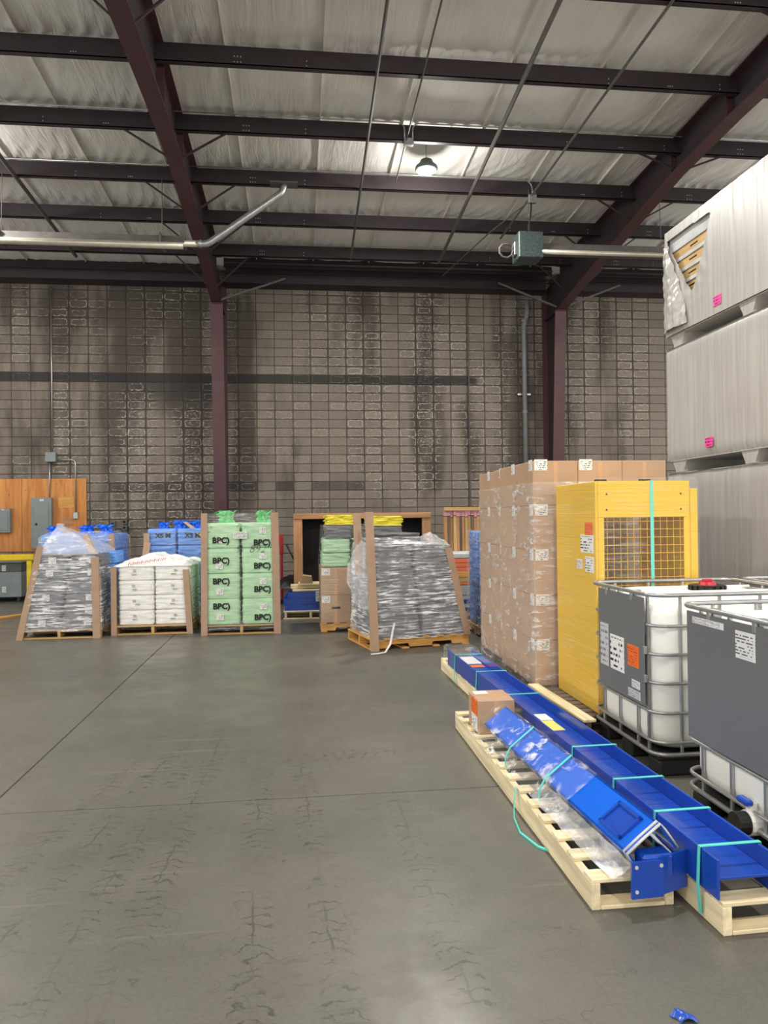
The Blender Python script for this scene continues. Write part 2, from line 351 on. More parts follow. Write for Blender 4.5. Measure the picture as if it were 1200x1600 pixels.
    def mesh(s, name, mat, smooth=False):
        me = bpy.data.meshes.new(name); me.from_pydata(s.v, [], s.f); me.materials.append(MT[mat])
        if smooth: me.polygons.foreach_set('use_smooth', [True]*len(me.polygons))
        me.update(); return me
    def build(s, name, mat, parent=None, smooth=False, loc=(0, 0, 0), rot=(0, 0, 0)):
        return place(name, s.mesh(name, mat, smooth), parent, loc, rot)
def place(name, me, parent=None, loc=(0, 0, 0), rot=(0, 0, 0)):
    o = bpy.data.objects.new(name, me); COL.objects.link(o); o.parent = parent; o.location = loc; o.rotation_euler = rot; return o
def tag(o, label=None, cat=None, group=None, kind=None):
    if label: o['label'] = label
    if cat: o['category'] = cat
    if group: o['group'] = group
    if kind: o['kind'] = kind
    return o
def thing(name, label, cat, loc=(0, 0, 0), rz=0, group=None):
    o = bpy.data.objects.new(name, None); COL.objects.link(o); o.empty_display_size = .1
    o.location = loc; o.rotation_euler = (0, 0, rz); return tag(o, label, cat, group)
def copy_tree(o, parent=None):
    c = o.copy(); COL.objects.link(c); c.parent = parent
    for ch in o.children: copy_tree(ch, c)
    return c
TXT = {}
def text(s, size, mat, parent, loc, rot=(PI/2, 0, 0), shear=0, name='lettering', sx=1, off=0):
    key = (s, size, mat, shear, off)
    if key not in TXT:
        cu = bpy.data.curves.new('lettering', 'FONT'); cu.body = s; cu.size = size; cu.extrude = .0008; cu.shear = shear; cu.offset = off
        cu.align_x = 'CENTER'; cu.resolution_u = 3
        to = bpy.data.objects.new('tmp', cu); COL.objects.link(to)
        dg = bpy.context.evaluated_depsgraph_get(); me = bpy.data.meshes.new_from_object(to.evaluated_get(dg))
        bpy.data.objects.remove(to, do_unlink=True); me.materials.clear(); me.materials.append(MT[mat]); TXT[key] = me
    o = place(name, TXT[key], parent, loc, rot); o.scale.x = sx; return o
def nz3(x, y, z): return noise.noise(Vector((x, y, z)))

# ------------------------------------------------------------------ floor
fl = MB().box(-14, 14, -9, 16.9, -.2, -.06).build('floor', 'mortar'); tag(fl, kind='structure')
for (a, b) in ((-14, -6.6), (-6.6, -1.80), (-1.80, 5.2), (5.2, 14)):
    for (c, d) in ((-9, -1.5), (-1.5, 4.40), (4.40, 11.8), (11.8, 16.9)):
        g = .004
        m = MB(); m.bbox(a+g, b-g, c+.006, d-.006, -.06, 0, .004); m.build('slab', 'floor', fl)
# ------------------------------------------------------------------ block wall
WY = 16.87
wall = MB().box(-14, 15, WY+.012, WY+.2, -.06, 7.6).build('wall_back', 'mortar'); tag(wall, kind='structure')
bm_ = MB(); g = .005; bm_.bbox(g, BW-g, 0, .05, g, BH-g, .007); blk = bm_.mesh('block', 'block')
fr_c = []
def proj(p):
    d = Vector(p)-Vector((0, 0, CAMH)); zz = d.dot(fw); return 600+1150*d.dot(rt)/zz, 800-1150*d.dot(up)/zz
stuff = MB(); cand = []
for iz in range(-24, 13):
    for ix in range(-30, 36):
        x0, z0 = BX0+ix*BW, BZ0+iz*BH
        if z0+BH > 7.4 or x0 < -13 or x0 > 14.4: continue
        u_, v_ = proj((x0+BW/2, WY, z0+BH/2))
        vis = 12 < u_ < 1030 and 455 < v_ < 790 and not (u_ < 150 and v_ > 735) and not (740 < u_ and v_ > 715)
        a = proj((x0+BW, WY, z0)); b = proj((x0, WY, z0+BH))
        cand.append((-(abs(a[0]-b[0])*abs(a[1]-b[1])) if vis else 1, ix, iz))
cand.sort()
for i, (s_, ix, iz) in enumerate(cand):
    x0, z0 = BX0+ix*BW, BZ0+iz*BH; dy = random.uniform(-.0025, .0025)
    if i < 298 and s_ < 0: place('block', blk, wall, (x0, WY+dy, z0))
    else: stuff.add([(p.co.x+x0, p.co.y+WY+dy, p.co.z+z0) for p in blk.vertices], [tuple(p.vertices) for p in blk.polygons])
so = stuff.build('block_field', 'block', wall); tag(so, kind='stuff')

# ------------------------------------------------------------------ ceiling insulation
SL = .037
def roofz(y, e=7.29): return e+SL*(16.87-y)
PY = [15.26-1.512*i for i in range(8)]                                            # purlin lines
def ceil_pt(u_, v_):
    x = -9+u_*23; y = 3.0+v_*13.87
    f = ((y-PY[-1]) / 1.512) % 1.0; s = (x-.37)/1.22; fs = s % 1.0; si = math.floor(s)
    sag = math.sin(PI*f)
    ph = (x*1.0+.55*(f-.5)*(1+.6*nz3(si*3.1, 0, 5))+.25*nz3(x*.7, y*.7, si))*26
    fold = max(0, math.sin(ph+2.5*nz3(x*1.3, y*2, 2)))**2
    amp = .5+.5*nz3(si*1.7+.3, math.floor((y-PY[-1])/1.512)*2.3, 1.5)
    edge = max(abs(f-.5)*2-.2, .12)
    wr = fold*.034*amp*edge*1.8+.012*max(0, nz3(x*5+y*2.2, y*1.1, si))
    tension = .03*math.exp(-(min(fs, 1-fs)*1.22/.18)**2)
    return (x, y, roofz(y)-.035*sag+.015*nz3(x*.9, y*1.4, 0)-wr+tension*sag)
ce = MB().grid(ceil_pt, 560, 230).build('ceiling', 'insul', smooth=True); tag(ce, kind='structure')
for i in range(-8, 12):
    x = .37+1.22*i; ya, yb = 3.0, 16.5; dz = [roofz(y)-.03 for y in (ya, yb)]
    m = MB(); m.add([(x-.006, ya, dz[0]-.025), (x+.006, ya, dz[0]-.025), (x-.006, ya, dz[0]+.06), (x+.006, ya, dz[0]+.06), (x-.006, yb, dz[1]-.025), (x+.006, yb, dz[1]-.025), (x-.006, yb, dz[1]+.06), (x+.006, yb, dz[1]+.06)], [(0, 1, 3, 2), (4, 6, 7, 5), (0, 4, 5, 1), (2, 3, 7, 6), (0, 2, 6, 4), (1, 5, 7, 3)])
    m.build('seam_tab', 'insul', ce)
MB().grid(lambda a, b: (-14+a*29, -9+b*12.0, roofz(-9+b*12.0)), 4, 4).build('insulation_facing', 'insul', ce)

# ------------------------------------------------------------------ steel frame
ordw = ['first', 'second', 'third', 'fourth', 'fifth', 'sixth', 'seventh', 'eighth']
RX = (-1.69, 5.90)
for i, y in enumerate(PY[:7]):
    zb = 6.95+SL*(16.87-y); e = thing('purlin', f'dark steel roof purlin, {ordw[i]} out from the block wall', 'beam', (0, y, zb))
    t = .012
    MB().box(-9.3, 13.6, -t/2, t/2, 0, .27).build('web', 'purlin', e)
    MB().box(-9.3, 13.6, -.075, 0, 0, t).build('bottom_flange', 'purlin', e)
    MB().box(-9.3, 13.6, 0, .075, .27-t, .27).build('top_flange', 'purlin', e)
    MB().box(-9.3, 13.6, -.075, -.067, 0, .028).build('lip', 'purlin', e)
    b = MB()
    for rx in RX:
        for dx, pts in ((-.95, ((-.03, .06), (0, .06), (.03, .06))), (1.0, ((-.04, .05), (0, .05), (.04, .05), (-.04, .12), (0, .12), (.04, .12))), (1.85, ((0, .05), (0, .11))), (-1.8, ((0, .05), (0, .11))), (-.25, ((0, .06), (0, .12)))):
            for a, c in pts: b.cyl((rx+dx+a, -t/2, c+.02), .008, -.01, 'y', 6)
    tag(b.build('bolt_heads', 'bolt', e), kind='stuff')
def rafter(rx, lab, zb):
    e = thing('rafter', lab, 'beam', (rx, 0, 0))
    ys = [2.5, 7.0, 9.3, 10.8, 12.0, 14.4, 15.95]
    top = [(y, 7.215+SL*(16.87-y)) for y in ys]; bot = list(zip(ys, zb))
    MB().prism(bot+top[::-1], 'x', -.008, .008).build('web', 'purlin', e)  # darker steel colour stands in for the shade on the web
    def flange(pts, t, nm):
        m = MB(); vs = []
        for (y, z) in pts:
            for x in (-.11, .11):
                for dz in (0, t): vs.append((x, y, z+dz))
        fs = []
        for k_ in range(len(pts)-1):
            a = 4*k_; fs += [(a, a+4, a+6, a+2), (a+1, a+3, a+7, a+5), (a, a+1, a+5, a+4), (a+2, a+6, a+7, a+3)]
        fs += [(0, 2, 3, 1), (vs.__len__()-4, vs.__len__()-3, vs.__len__()-1, vs.__len__()-2)]
        m.add(vs, fs).build(nm, 'steel', e)
    flange([(y, z-.014) for y, z in bot], .014, 'bottom_flange'); flange([(y, z-.012) for y, z in top], .012, 'top_flange')
    for y in (9.3, 10.8): 
        zz = zb[ys.index(y)]; MB().box(-.1, .1, y-.006, y+.006, zz, 7.3).build('stiffener', 'steel', e)
    def zbot(y):
        for k_ in range(len(ys)-1):
            if ys[k_] <= y <= ys[k_+1]: return zb[k_]+(zb[k_+1]-zb[k_])*(y-ys[k_])/(ys[k_+1]-ys[k_])
        return zb[-1]
    for y in PY[:4]+PY[5:6]:
        for s in (-1, 1):
            MB().tube([(s*.06, y-.02, zbot(min(y, 15.9))+.02), (s*.78, y-.02, 7.0+SL*(16.87-y))], .018, 4).build('fly_brace', 'purlin', e)
    # column below the rafter
    return e
rafter(RX[0], 'maroon steel rafter running up from the column beside the green bag pallet', [6.62, 6.63, 6.75, 6.77, 6.67, 6.45, 6.28])
rafter(RX[1], 'maroon steel rafter running up from the column behind the cardboard boxes', [7.05, 7.03, 7.0, 6.93, 6.78, 6.5, 6.26])
def column(rx, lab, braces):
    e = thing('column', lab, 'column', (rx, 0, 0))
    yi = [(0, 16.46), (6.28, 15.95)]
    MB().prism([(16.46, 0), (15.95, 6.28), (15.95, 7.05), (16.84, 7.0), (16.84, 0)], 'x', -.008, .008).build('web', 'purlin', e)  # web shade put into the colour with the darker steel
    m = MB(); vs = []
    for z, y in yi:
        for x in (-.13, .13):
            for dy in (0, .014): vs.append((x, y-dy, z))
    m.add(vs, [(0, 1, 5, 4), (2, 6, 7, 3), (0, 4, 6, 2), (1, 3, 7, 5), (0, 2, 3, 1), (4, 5, 7, 6)]).build('inner_flange', 'steel', e)
    MB().box(-.13, .13, 16.84, 16.854, 0, 7.0).build('outer_flange', 'steel', e)
    MB().box(-.18, .18, 16.3, 16.85, 0, .02).build('base_plate', 'steel', e)
    MB().box(-.1, .1, 15.9, 16.8, 6.24, 6.256).build('cap_plate', 'steel', e)
    for (s, L, h) in braces:
        MB().tube([(s*.08, 15.98, 6.34), (s*L, 16.4, 6.34+h)], .03, 4).build('knee_brace', 'darkgalv', e)
    return e
column(RX[0], 'maroon steel column standing behind the green bag pallet', [(1, 1.45, .62)])
column(RX[1], 'maroon steel column standing behind the tall cardboard boxes', [(-1, 1.3, .64), (1, 1.6, .66)])
for (a, b, nm, hi) in ((-9.2, RX[0]-.14, 'dark eave beam above the block wall over the plywood board', 0), (RX[0]+.14, RX[1]-.14, 'dark deep eave beam above the block wall between the two columns', 1), (RX[1]+.14, 13.4, 'dark eave beam above the block wall behind the white wrapped stacks', 1)):
    e = thing('eave_beam', nm, 'beam', ((a+b)/2, 0, 6.86)); h = (b-a)/2
    MB().box(-h, h, 16.52, 16.54, 0, .5).build('web', 'purlin', e)
    MB().box(-h, h, 16.42, 16.86, 0, .016).build('bottom_flange', 'purlin', e)
    MB().box(-h, h, 16.46, 16.54, .23, .25).build('rib', 'purlin', e)
    MB().box(-h, h, 16.42, 16.54, .484, .5).build('top_flange', 'purlin', e)
    if hi:
        MB().box(-h, h, 16.1, 16.12, .22, .47).build('girt', 'purlin', e)
        MB().box(-h, h, 16.04, 16.12, .22, .235).build('girt_flange', 'purlin', e)
        MB().tube([(-h, 16.03, .3), (h, 16.03, .3)], .016, 8).build('conduit', 'darkgalv', e, smooth=True)
# bridging rods below the purlins
for (x0, y0, x1, y1, r, lab) in ((1.0, 6.6, 1.12, 15.1, .022, 'thin steel bridging strut under the purlins beside the lamp'),
                                 (1.6, 6.6, 1.63, 11.9, .012, 'slender pale rod under the purlins running over the lamp'),
                                 (2.88, 6.6, 2.98, 15.2, .03, 'double steel bridging strut under the purlins between lamp and burner box'),
                                 (4.16, 6.6, 3.95, 13.9, .018, 'steel brace rod under the purlins passing above the burner box'),
                                 (-4.37, 9., -4.4, 15.4, .034, 'steel bridging strut under the purlins above the long heater')):
    za, zb_ = 6.93+SL*(16.87-y0), 6.93+SL*(16.87-y1)
    o = MB().tube([(x0, y0, za), (x1, y1, zb_)], r, 6).build('bridging_strut', 'darkgalv'); tag(o, lab, 'strut')
o = MB().tube([(3.99, 12.25, 7.05), (3.6, 13.4, 6.95), (3.2, 15.9, 6.95)], .012, 6).build('cable', 'darkgalv'); tag(o, 'thin brace cable slanting from the heater junction box to the eave', 'cable')

# ------------------------------------------------------------------ lamps
def high_bay(x, y, z, lab, grp=None):
    e = thing('high_bay_light', lab, 'lamp', (x, y, z), 0, grp)
    m = MB(); n = 28; prof = [(.0, .16), (.09, .16), (.12, .10), (.17, .06), (.175, .02), (.15, .0)]
    vs = [(r*math.cos(2*PI*j/n), r*math.sin(2*PI*j/n), zz) for r, zz in prof for j in range(n)]
    m.add(vs, [(k_*n+j, k_*n+(j+1) % n, (k_+1)*n+(j+1) % n, (k_+1)*n+j) for k_ in range(len(prof)-1) for j in range(n)]).build('housing', 'ebox_dark', e, True)
    MB().cyl((0, 0, -.004), .15, .006, 'z', 28).build('lens', 'led', e)
    MB().tube([(0, 0, .15), (0, 0, roofz(y)-z)], .012, 6).build('hanger', 'galv', e)
    ld = bpy.data.lights.new('lamp_glow', 'AREA'); ld.shape = 'DISK'; ld.size = .3; ld.energy = LAMP_W; ld.color = (1, .96, .90); ld.spread = PI
    lo = bpy.data.objects.new('lamp_glow', ld); COL.objects.link(lo); lo.parent = e; lo.location = (0, 0, -.02)
    pd = bpy.data.lights.new('ceiling_fill', 'POINT'); pd.energy = LAMP_W*.42; pd.color = (1, .96, .90); pd.shadow_soft_size = .12  # point light added below the lens to brighten the ceiling
    po = bpy.data.objects.new('ceiling_fill', pd); COL.objects.link(po); po.parent = e; po.location = (0, 0, -.16)
    return e
high_bay(2.04, 11.3, 7.06, 'round bright high bay lamp hanging between the purlins')
for x in (-5.54, 2.04, 9.62):  # out-of-view lamps put in as light sources for the hall
    for y in (11.3, 4.4, -2.5):
        if (x, y) != (2.04, 11.3): high_bay(x, y, 7.06, 'unseen high bay lamp hanging over the %s, %s' % ({-5.54: 'rail side', 2.04: 'middle bay', 9.62: 'white stack side'}[x], {11.3: 'near the block wall', 4.4: 'over the open floor', -2.5: 'far back in the hall'}[y]), 'other unseen high bay lamps of the hall')

# ------------------------------------------------------------------ conduits and heaters
def bend(pts, r=.1, n=5):
    out = [Vector(pts[0])]
    for i in range(1, len(pts)-1):
        a, b, c = Vector(pts[i-1]), Vector(pts[i]), Vector(pts[i+1])
        p = b+(a-b).normalized()*r; q = b+(c-b).normalized()*r
        for k_ in range(n+1):
            t = k_/n; out.append(p*(1-t)**2+b*2*t*(1-t)+q*t*t)
    out.append(Vector(pts[-1])); return out
y2, y3 = PY[3], PY[2]
z2 = 6.95+SL*(16.87-y2); z3 = 6.95+SL*(16.87-y3)
e = thing('electrical_conduit', 'thin conduit along the purlin dropping to a small box beside the lamp', 'conduit', (1.66, y2-.1, z2))
MB().tube(bend([(-10, 0, .25), (-.06, 0, .25), (-.06, 0, 0)], .12), .011, 6).build('pipe', 'galv', e, True)
MB().tube(bend([(9.5, 0, .25), (.06, 0, .25), (.06, 0, 0)], .12), .011, 6).build('pipe', 'galv', e, True)
MB().bbox(-.07, .07, -.03, .05, -.08, .02, .008).build('junction_box', 'galv', e)
e = thing('electrical_conduit', 'thin conduit along the purlin dropping to a box above the burner box', 'conduit', (4.02, y3-.1, z3))
MB().tube(bend([(-12, 0, .25), (0, 0, .25), (0, 0, -.02)], .18), .012, 6).build('pipe', 'galv', e, True)
MB().bbox(-.07, .07, -.03, .05, -.14, .0, .008).build('junction_box', 'galv', e)
MB().tube([(-.02, 0, -.12), (-.05, -.05, -.35), (-.1, -.05, -.6), (-.06, -.05, -.72), (.02, -.05, -.74)], .012, 6).build('flexible_cable', 'black', e, True)
HY = 12.1
e = thing('radiant_heater', 'long grey radiant tube heater with pale tube ending in an elbow pipe', 'heater', (-1.78, HY, 6.1))
MB().prism([(-.16, -.05), (-.10, .08), (.10, .08), (.16, -.05), (.15, -.05), (.09, .068), (-.09, .068), (-.15, -.05)], 'x', -5.2, .02).build('reflector', 'darkgalv', e)
MB().tube([(-5.2, -.02, -.01), (.28, -.02, -.01)], .05, 12).build('tube', 'white_tube', e, True)
MB().tube([(-5.2, -.165, -.10), (.0, -.165, -.10)], .055, 10).build('tube', 'white_tube', e, True)
for x in (-.35, -2.8, -4.6):
    MB().box(x-.012, x+.012, -.2, .17, -.1, .1).build('bracket', 'darkgalv', e)
    MB().tube([(x, 0, .08), (x, .05, 1.05)], .006, 5).build('chain', 'darkgalv', e)
pz_ = 6.95+SL*(16.87-HY)-6.1-.03
v = MB().tube(bend([(.2, -.02, -.01), (.36, -.02, -.01), (1.58, -.02, pz_-.12), (1.6, -.02, pz_)], .08), .055, 12).build('vent_pipe', 'galv', e, True)
MB().tube([(.24, -.02, -.01), (.27, -.02, -.01)], .064, 12).build('coupling', 'galv', v, True)
MB().box(1.38, 1.82, -.12, .1, pz_, pz_+.02).build('mount_plate', 'darkgalv', e)
e = thing('radiant_heater', 'radiant tube heater with green-grey burner box passing the maroon rafter', 'heater', (3.9, HY, 6.17))
bx = MB(); bx.bbox(-.2, .22, -.2, .2, -.2, .24, .015); bx.build('burner_box', 'burner', e)
MB().bbox(-.245, -.2, -.08, .08, -.12, .1, .01).build('gas_valve', 'galv', e)
MB().prism([(-.16, -.05), (-.10, .08), (.10, .08), (.16, -.05), (.15, -.05), (.09, .068), (-.09, .068), (-.15, -.05)], 'x', .22, 5.4).build('reflector', 'darkgalv', e)
MB().tube([(.2, -.02, -.02), (5.4, -.02, -.02)], .045, 12).build('tube', 'white_tube', e, True)
MB().tube([(.2, -.165, -.09), (5.4, -.165, -.09)], .04, 10).build('tube', 'white_tube', e, True)
for x in (.05, 2.4): MB().tube([(x, 0, .2), (x, .05, 1.05)], .006, 5).build('chain', 'darkgalv', e)
MB().tube([(-.22, -.05, -.02)]+[(-.38+.12*math.cos(a*.7), -.05, -.05+.12*math.sin(a*.7+PI)) for a in range(9)], .018, 6).build('gas_hose', 'darkgalv', e, True)

e = thing('downpipe', 'grey plastic downpipe fixed to the block wall with offset elbow', 'pipe', (5.29, 16.72, 2.2))
MB().tube(bend([(0, 0, 0), (0, 0, 3.95), (.08, 0, 4.15), (.08, 0, 4.5)], .1), .055, 14).build('pipe', 'pvc', e, True)
for z in (1.85, 3.98, 4.16): MB().cyl((.0 if z < 4.1 else .08, 0, z), .067, .06, 'z', 14).build('collar', 'pvc', e)
MB().box(-.16, .16, .05, .12, 2.28, 2.32).build('bracket', 'galv', e)
o = MB().tube([(4.04, 16.83, 6.98), (3.98, 16.83, 6.6), (3.99, 16.83, 1.2)], .014, 6).build('wall_conduit', 'darkgalv'); tag(o, 'thin grey conduit down the block wall beside the downpipe', 'conduit')
# ------------------------------------------------------------------ electrical board
e = thing('plywood_backboard', 'brown plywood backboard fixed to the block wall', 'board', (-5.85, WY-.02, 1.0))
for a, b in ((-1.9, -.15), (-.145, 1.21)): MB().bbox(a, b, -.012, .008, 0, 1.585, .003).build('panel', 'ply', e)
MB().bbox(.62, .95, -.017, -.012, .95, 1.18, .002).build('patch', 'wood_x_orange', e)
MB().bbox(.72, .93, -.017, -.012, .55, .72, .002).build('outlet_cover', 'wood_x_crate', e)
def panel(x0, x1, z0, z1, lab, d=.12):
    e = thing('breaker_box', lab, 'panel', ((x0+x1)/2, WY-.033, z0)); w_, h = (x1-x0)/2, z1-z0
    MB().bbox(-w_, w_, -d, 0, 0, h, .006).build('enclosure', 'ebox', e)
    dr = MB().bbox(-w_*.72, w_*.72, -d-.012, -d, h*.1, h*.9, .004).build('door', 'ebox', e)
    MB().bbox(-w_*.6, -w_*.38, -d-.02, -d-.012, h*.46, h*.5, .002).build('latch', 'black', dr)
    MB().bbox(-w_*.15, w_*.25, -d-.003, -d, h*.93, h*.97, .001).build('rating_label', 'label_fine', e)
panel(-5.76, -5.34, 1.06, 2.17, 'tall grey electrical panel with latch on the plywood board')
panel(-6.5, -6.2, 1.42, 1.94, 'small grey electrical panel on the plywood board above the yellow rail')
e = thing('junction_box', 'grey junction box on the wall above the plywood with conduits', 'box', (-5.36, WY-.01, 2.95))
MB().bbox(-.11, .11, -.13, 0, 0, .21, .006).build('enclosure', 'ebox', e)
MB().tube([(.02, -.04, .2), (.02, -.04, 3.85)], .016, 8).build('conduit', 'galv', e, True)
MB().tube([(-.03, -.05, .01), (-.05, -.05, -.8)], .016, 8).build('conduit', 'galv', e, True)
MB().tube(bend([(.1, -.04, .05), (.5, -.04, .05), (.5, -.04, -1.12)], .1), .014, 8).build('conduit', 'galv', e, True)
MB().bbox(.45, .55, -.08, -.02, -1.25, -1.1, .008).build('outlet_box', 'galv', e)
OUTL = ('upper of two stacked open outlet boxes nearer the plywood', 'lower of two stacked open outlet boxes nearer the plywood', 'upper of two stacked open outlet boxes farther from the plywood', 'lower of two stacked open outlet boxes farther from the plywood', 'lowest open outlet box between the two stacked pairs')
for i, (x, z) in enumerate(((-4.08, 1.58), (-4.08, 1.44), (-3.83, 1.62), (-3.83, 1.49), (-3.95, 1.38))):
    e = thing('outlet_box', OUTL[i], 'box', (x, WY-.005, z), 0, 'open outlet boxes on the block wall')
    MB().bbox(-.055, .055, -.07, 0, -.055, .055, .006).build('housing', 'ebox_dark', e); MB().cyl((0, -.072, 0), .03, .003, 'y', 12).build('opening', 'void_black', e)
e = thing('steel_cabinet', 'low grey steel cabinet with lid standing under the yellow rail', 'cabinet', (-6.2, 15.95, 0))
MB().bbox(-.62, .5, 0, .7, .1, .62, .01).build('body', 'ebox', e); MB().bbox(-.62, .5, 0, .7, .625, .8, .01).build('upper_body', 'ebox_dark', e)
MB().bbox(-.64, .52, -.02, .72, .8, .86, .015).build('lid', 'ebox', e)
for x in (-.55, .43):
    for y in (.06, .64): MB().box(x-.03, x+.03, y-.03, y+.03, 0, .1).build('foot', 'black', e)
MB().bbox(.12, .2, -.004, 0, .64, .76, .001).build('notice', 'label_fine', e); MB().bbox(.12, .2, -.004, 0, .2, .32, .001).build('notice', 'label_fine', e)
e = thing('guard_rail', 'yellow steel guard rail in front of the grey cabinet', 'rail', (-6.5, 15.55, 0))
MB().bbox(-1.2, 1.2, -.05, .05, .87, 1.0, .02).build('beam', 'railyellow', e)
for x in (-1.1, 1.1): MB().bbox(x-.05, x+.05, -.03, .05, 0, .87, .015).build('post', 'railyellow', e)
o = MB().bbox(-.75, .75, -.05, .05, 0, .04, .004).build('wooden_plank', 'wood_x_orange', None, loc=(-4.75, 13.6, .0), rot=(0, 0, math.radians(52))); tag(o, 'loose orange-brown plank lying on the floor by the grey bag pallet', 'plank')

# ------------------------------------------------------------------ generic cargo builders
def pallet(label, x0, x1, y0, y1, h=.133, wood='tan', run='y', rz=0, nb=7, ns=3, notch=True, group=None, name='pallet', origin=None):
    w_, d = x1-x0, y1-y0
    e = thing(name, label, 'pallet', origin or (x0, y0, 0), rz, group)
    L, Wd = (d, w_) if run == 'y' else (w_, d)         # L along stringers
    t = .018; sm = {}
    ax = 'y' if run == 'y' else 'x'
    def bx(m, a0, a1, c0, c1, z0, z1):                  # a: along stringer, c: across
        return m.bbox(c0, c1, a0, a1, z0, z1, .003) if run == 'y' else m.bbox(a0, a1, c0, c1, z0, z1, .003)
    for i in range(ns):
        c = .02+(Wd-.04-.038)*i/(ns-1) if notch else (Wd-.038)*i/(ns-1)
        m = MB()
        if notch:
            z0, z1 = t, h-t; q = [(0, z0)]
            for k_ in (.17, .61):
                q += [(L*k_, z0), (L*k_+.02, z0+.045), (L*(k_+.22)-.02, z0+.045), (L*(k_+.22), z0)]
            q += [(L, z0), (L, z1), (0, z1)]
            if run == 'y': m.prism([(a, z) for a, z in q], 'x', c, c+.038)
            else: m.prism([(a, z) for a, z in q], 'y', c, c+.038)
        else: bx(m, 0, L, c, c+.038, 0, h-t)
        m.build('stringer', 'wood_%s_%s' % (ax, wood), e)
    ox = 'x' if run == 'y' else 'y'
    for i in range(nb):
        bw = .09 if nb > 4 else .12
        a = (L-bw)*i/(nb-1); m = MB(); bx(m, a, a+bw, 0, Wd, h-t, h); m.build('deck_board', 'wood_%s_%s' % (ox, wood), e)
    for i in range(max(3, nb//2)):
        n_ = max(3, nb//2); a = (L-.09)*i/(n_-1); m = MB(); bx(m, a, a+.09, 0 if notch else .039, Wd if notch else Wd-.039, 0, t); m.build('base_board', 'wood_%s_%s' % (ox, wood), e)
    return e
def lay(base, k_, side): return f'{base}, {ordw[k_]} layer up, {side}'
BAGM = {}
def bagmesh(col, w_, d, h, seed, wr=.012, n=16):
    key = (col, round(w_, 3), round(d, 3), round(h, 3), seed)
    if key in BAGM: return BAGM[key]
    ids = {}; vs = []; fs = []
    def vid(p):
        kk = tuple(round(c, 4) for c in p)
        if kk not in ids: ids[kk] = len(vs); vs.append(p)
        return ids[kk]
    for ax in range(3):
        for sg in (-1, 1):
            for i in range(n):
                for j in range(n):
                    q = []
                    for a, b in ((i, j), (i+1, j), (i+1, j+1), (i, j+1)):
                        p = [0, 0, 0]; p[ax] = sg; p[(ax+1) % 3] = -1+2*a/n; p[(ax+2) % 3] = -1+2*b/n; q.append(vid(tuple(p)))
                    fs.append(tuple(q) if sg > 0 else tuple(q[::-1]))
    out = []
    for x, y, z in vs:
        s = (abs(x)**12+abs(y)**12+abs(z)**10)**(1/12); s = max(s, 1)
        X, Y, Z = x/s*w_/2, y/s*d/2, z/s*h/2
        side = 1-abs(z)**8
        k_ = wr*(nz3(X*5+seed*3.1, Y*5, Z*34+seed)+.6*nz3(X*14, Y*14+seed*7, Z*60))*side
        k_ -= .7*wr*side
        rr = max(.05, math.hypot(x, y)); X += k_*x/rr; Y += k_*y/rr
        Z = Z*.985+.005*nz3(X*6, Y*6+seed, 3.3)
        out.append((X, Y, Z+h/2))
    m = MB(); m.v = out; m.f = fs; BAGM[key] = m.mesh('plastic_bag', 'bag_'+col, True); return BAGM[key]
def bag(col, x, y, z, w_, d, h, label, group, seed=None, rz=0, wr=.012, sticker=None, mk=None, root=None):
    seed = random.randrange(4) if seed is None else seed
    loc, rot = Vector((x, y, z)), rz
    if root is not None:
        loc = root.matrix_basis @ loc; rot = rz+root.rotation_euler.z
    o = place('plastic_bag', bagmesh(col, w_, d, h, seed, wr), None, loc, (0, 0, rot)); tag(o, label, 'bag', group)
    if sticker:
        for (sx, sz) in sticker: MB().bbox(-.05, .05, -.002, .002, -.045, .045, .0008).build('sticker', 'label', o, loc=(sx*w_, -d/2-.006, sz*h))
    if mk:
        for (s_, size, sx, sz) in mk: text(s_, size, 'ink', o, (sx*w_, -d/2-.012, sz*h), off=.004 if size > .1 else 0)
    return o
def rrect(x0, x1, y0, y1, r, n):
    # n points around a rounded rectangle, evenly by parameter
    pts = []; k_ = n//4
    cs = ((x1-r, y0+r, -PI/2), (x1-r, y1-r, 0), (x0+r, y1-r, PI/2), (x0+r, y0+r, PI))
    per = []
    for i, (cx, cy, a0) in enumerate(cs):
        for j in range(4): a = a0+PI/2*j/3; per.append((cx+r*math.cos(a), cy+r*math.sin(a)))
    out = []
    m_ = len(per); L = [0]
    for i in range(m_): a, b = per[i], per[(i+1) % m_]; L.append(L[-1]+math.hypot(b[0]-a[0], b[1]-a[1]))
    for q in range(n):
        t = L[-1]*q/n
        i = max(j for j in range(m_) if L[j] <= t); f = (t-L[i])/max(1e-6, L[i+1]-L[i]); a, b = per[i], per[(i+1) % m_]
        out.append((a[0]+(b[0]-a[0])*f, a[1]+(b[1]-a[1])*f))
    return out
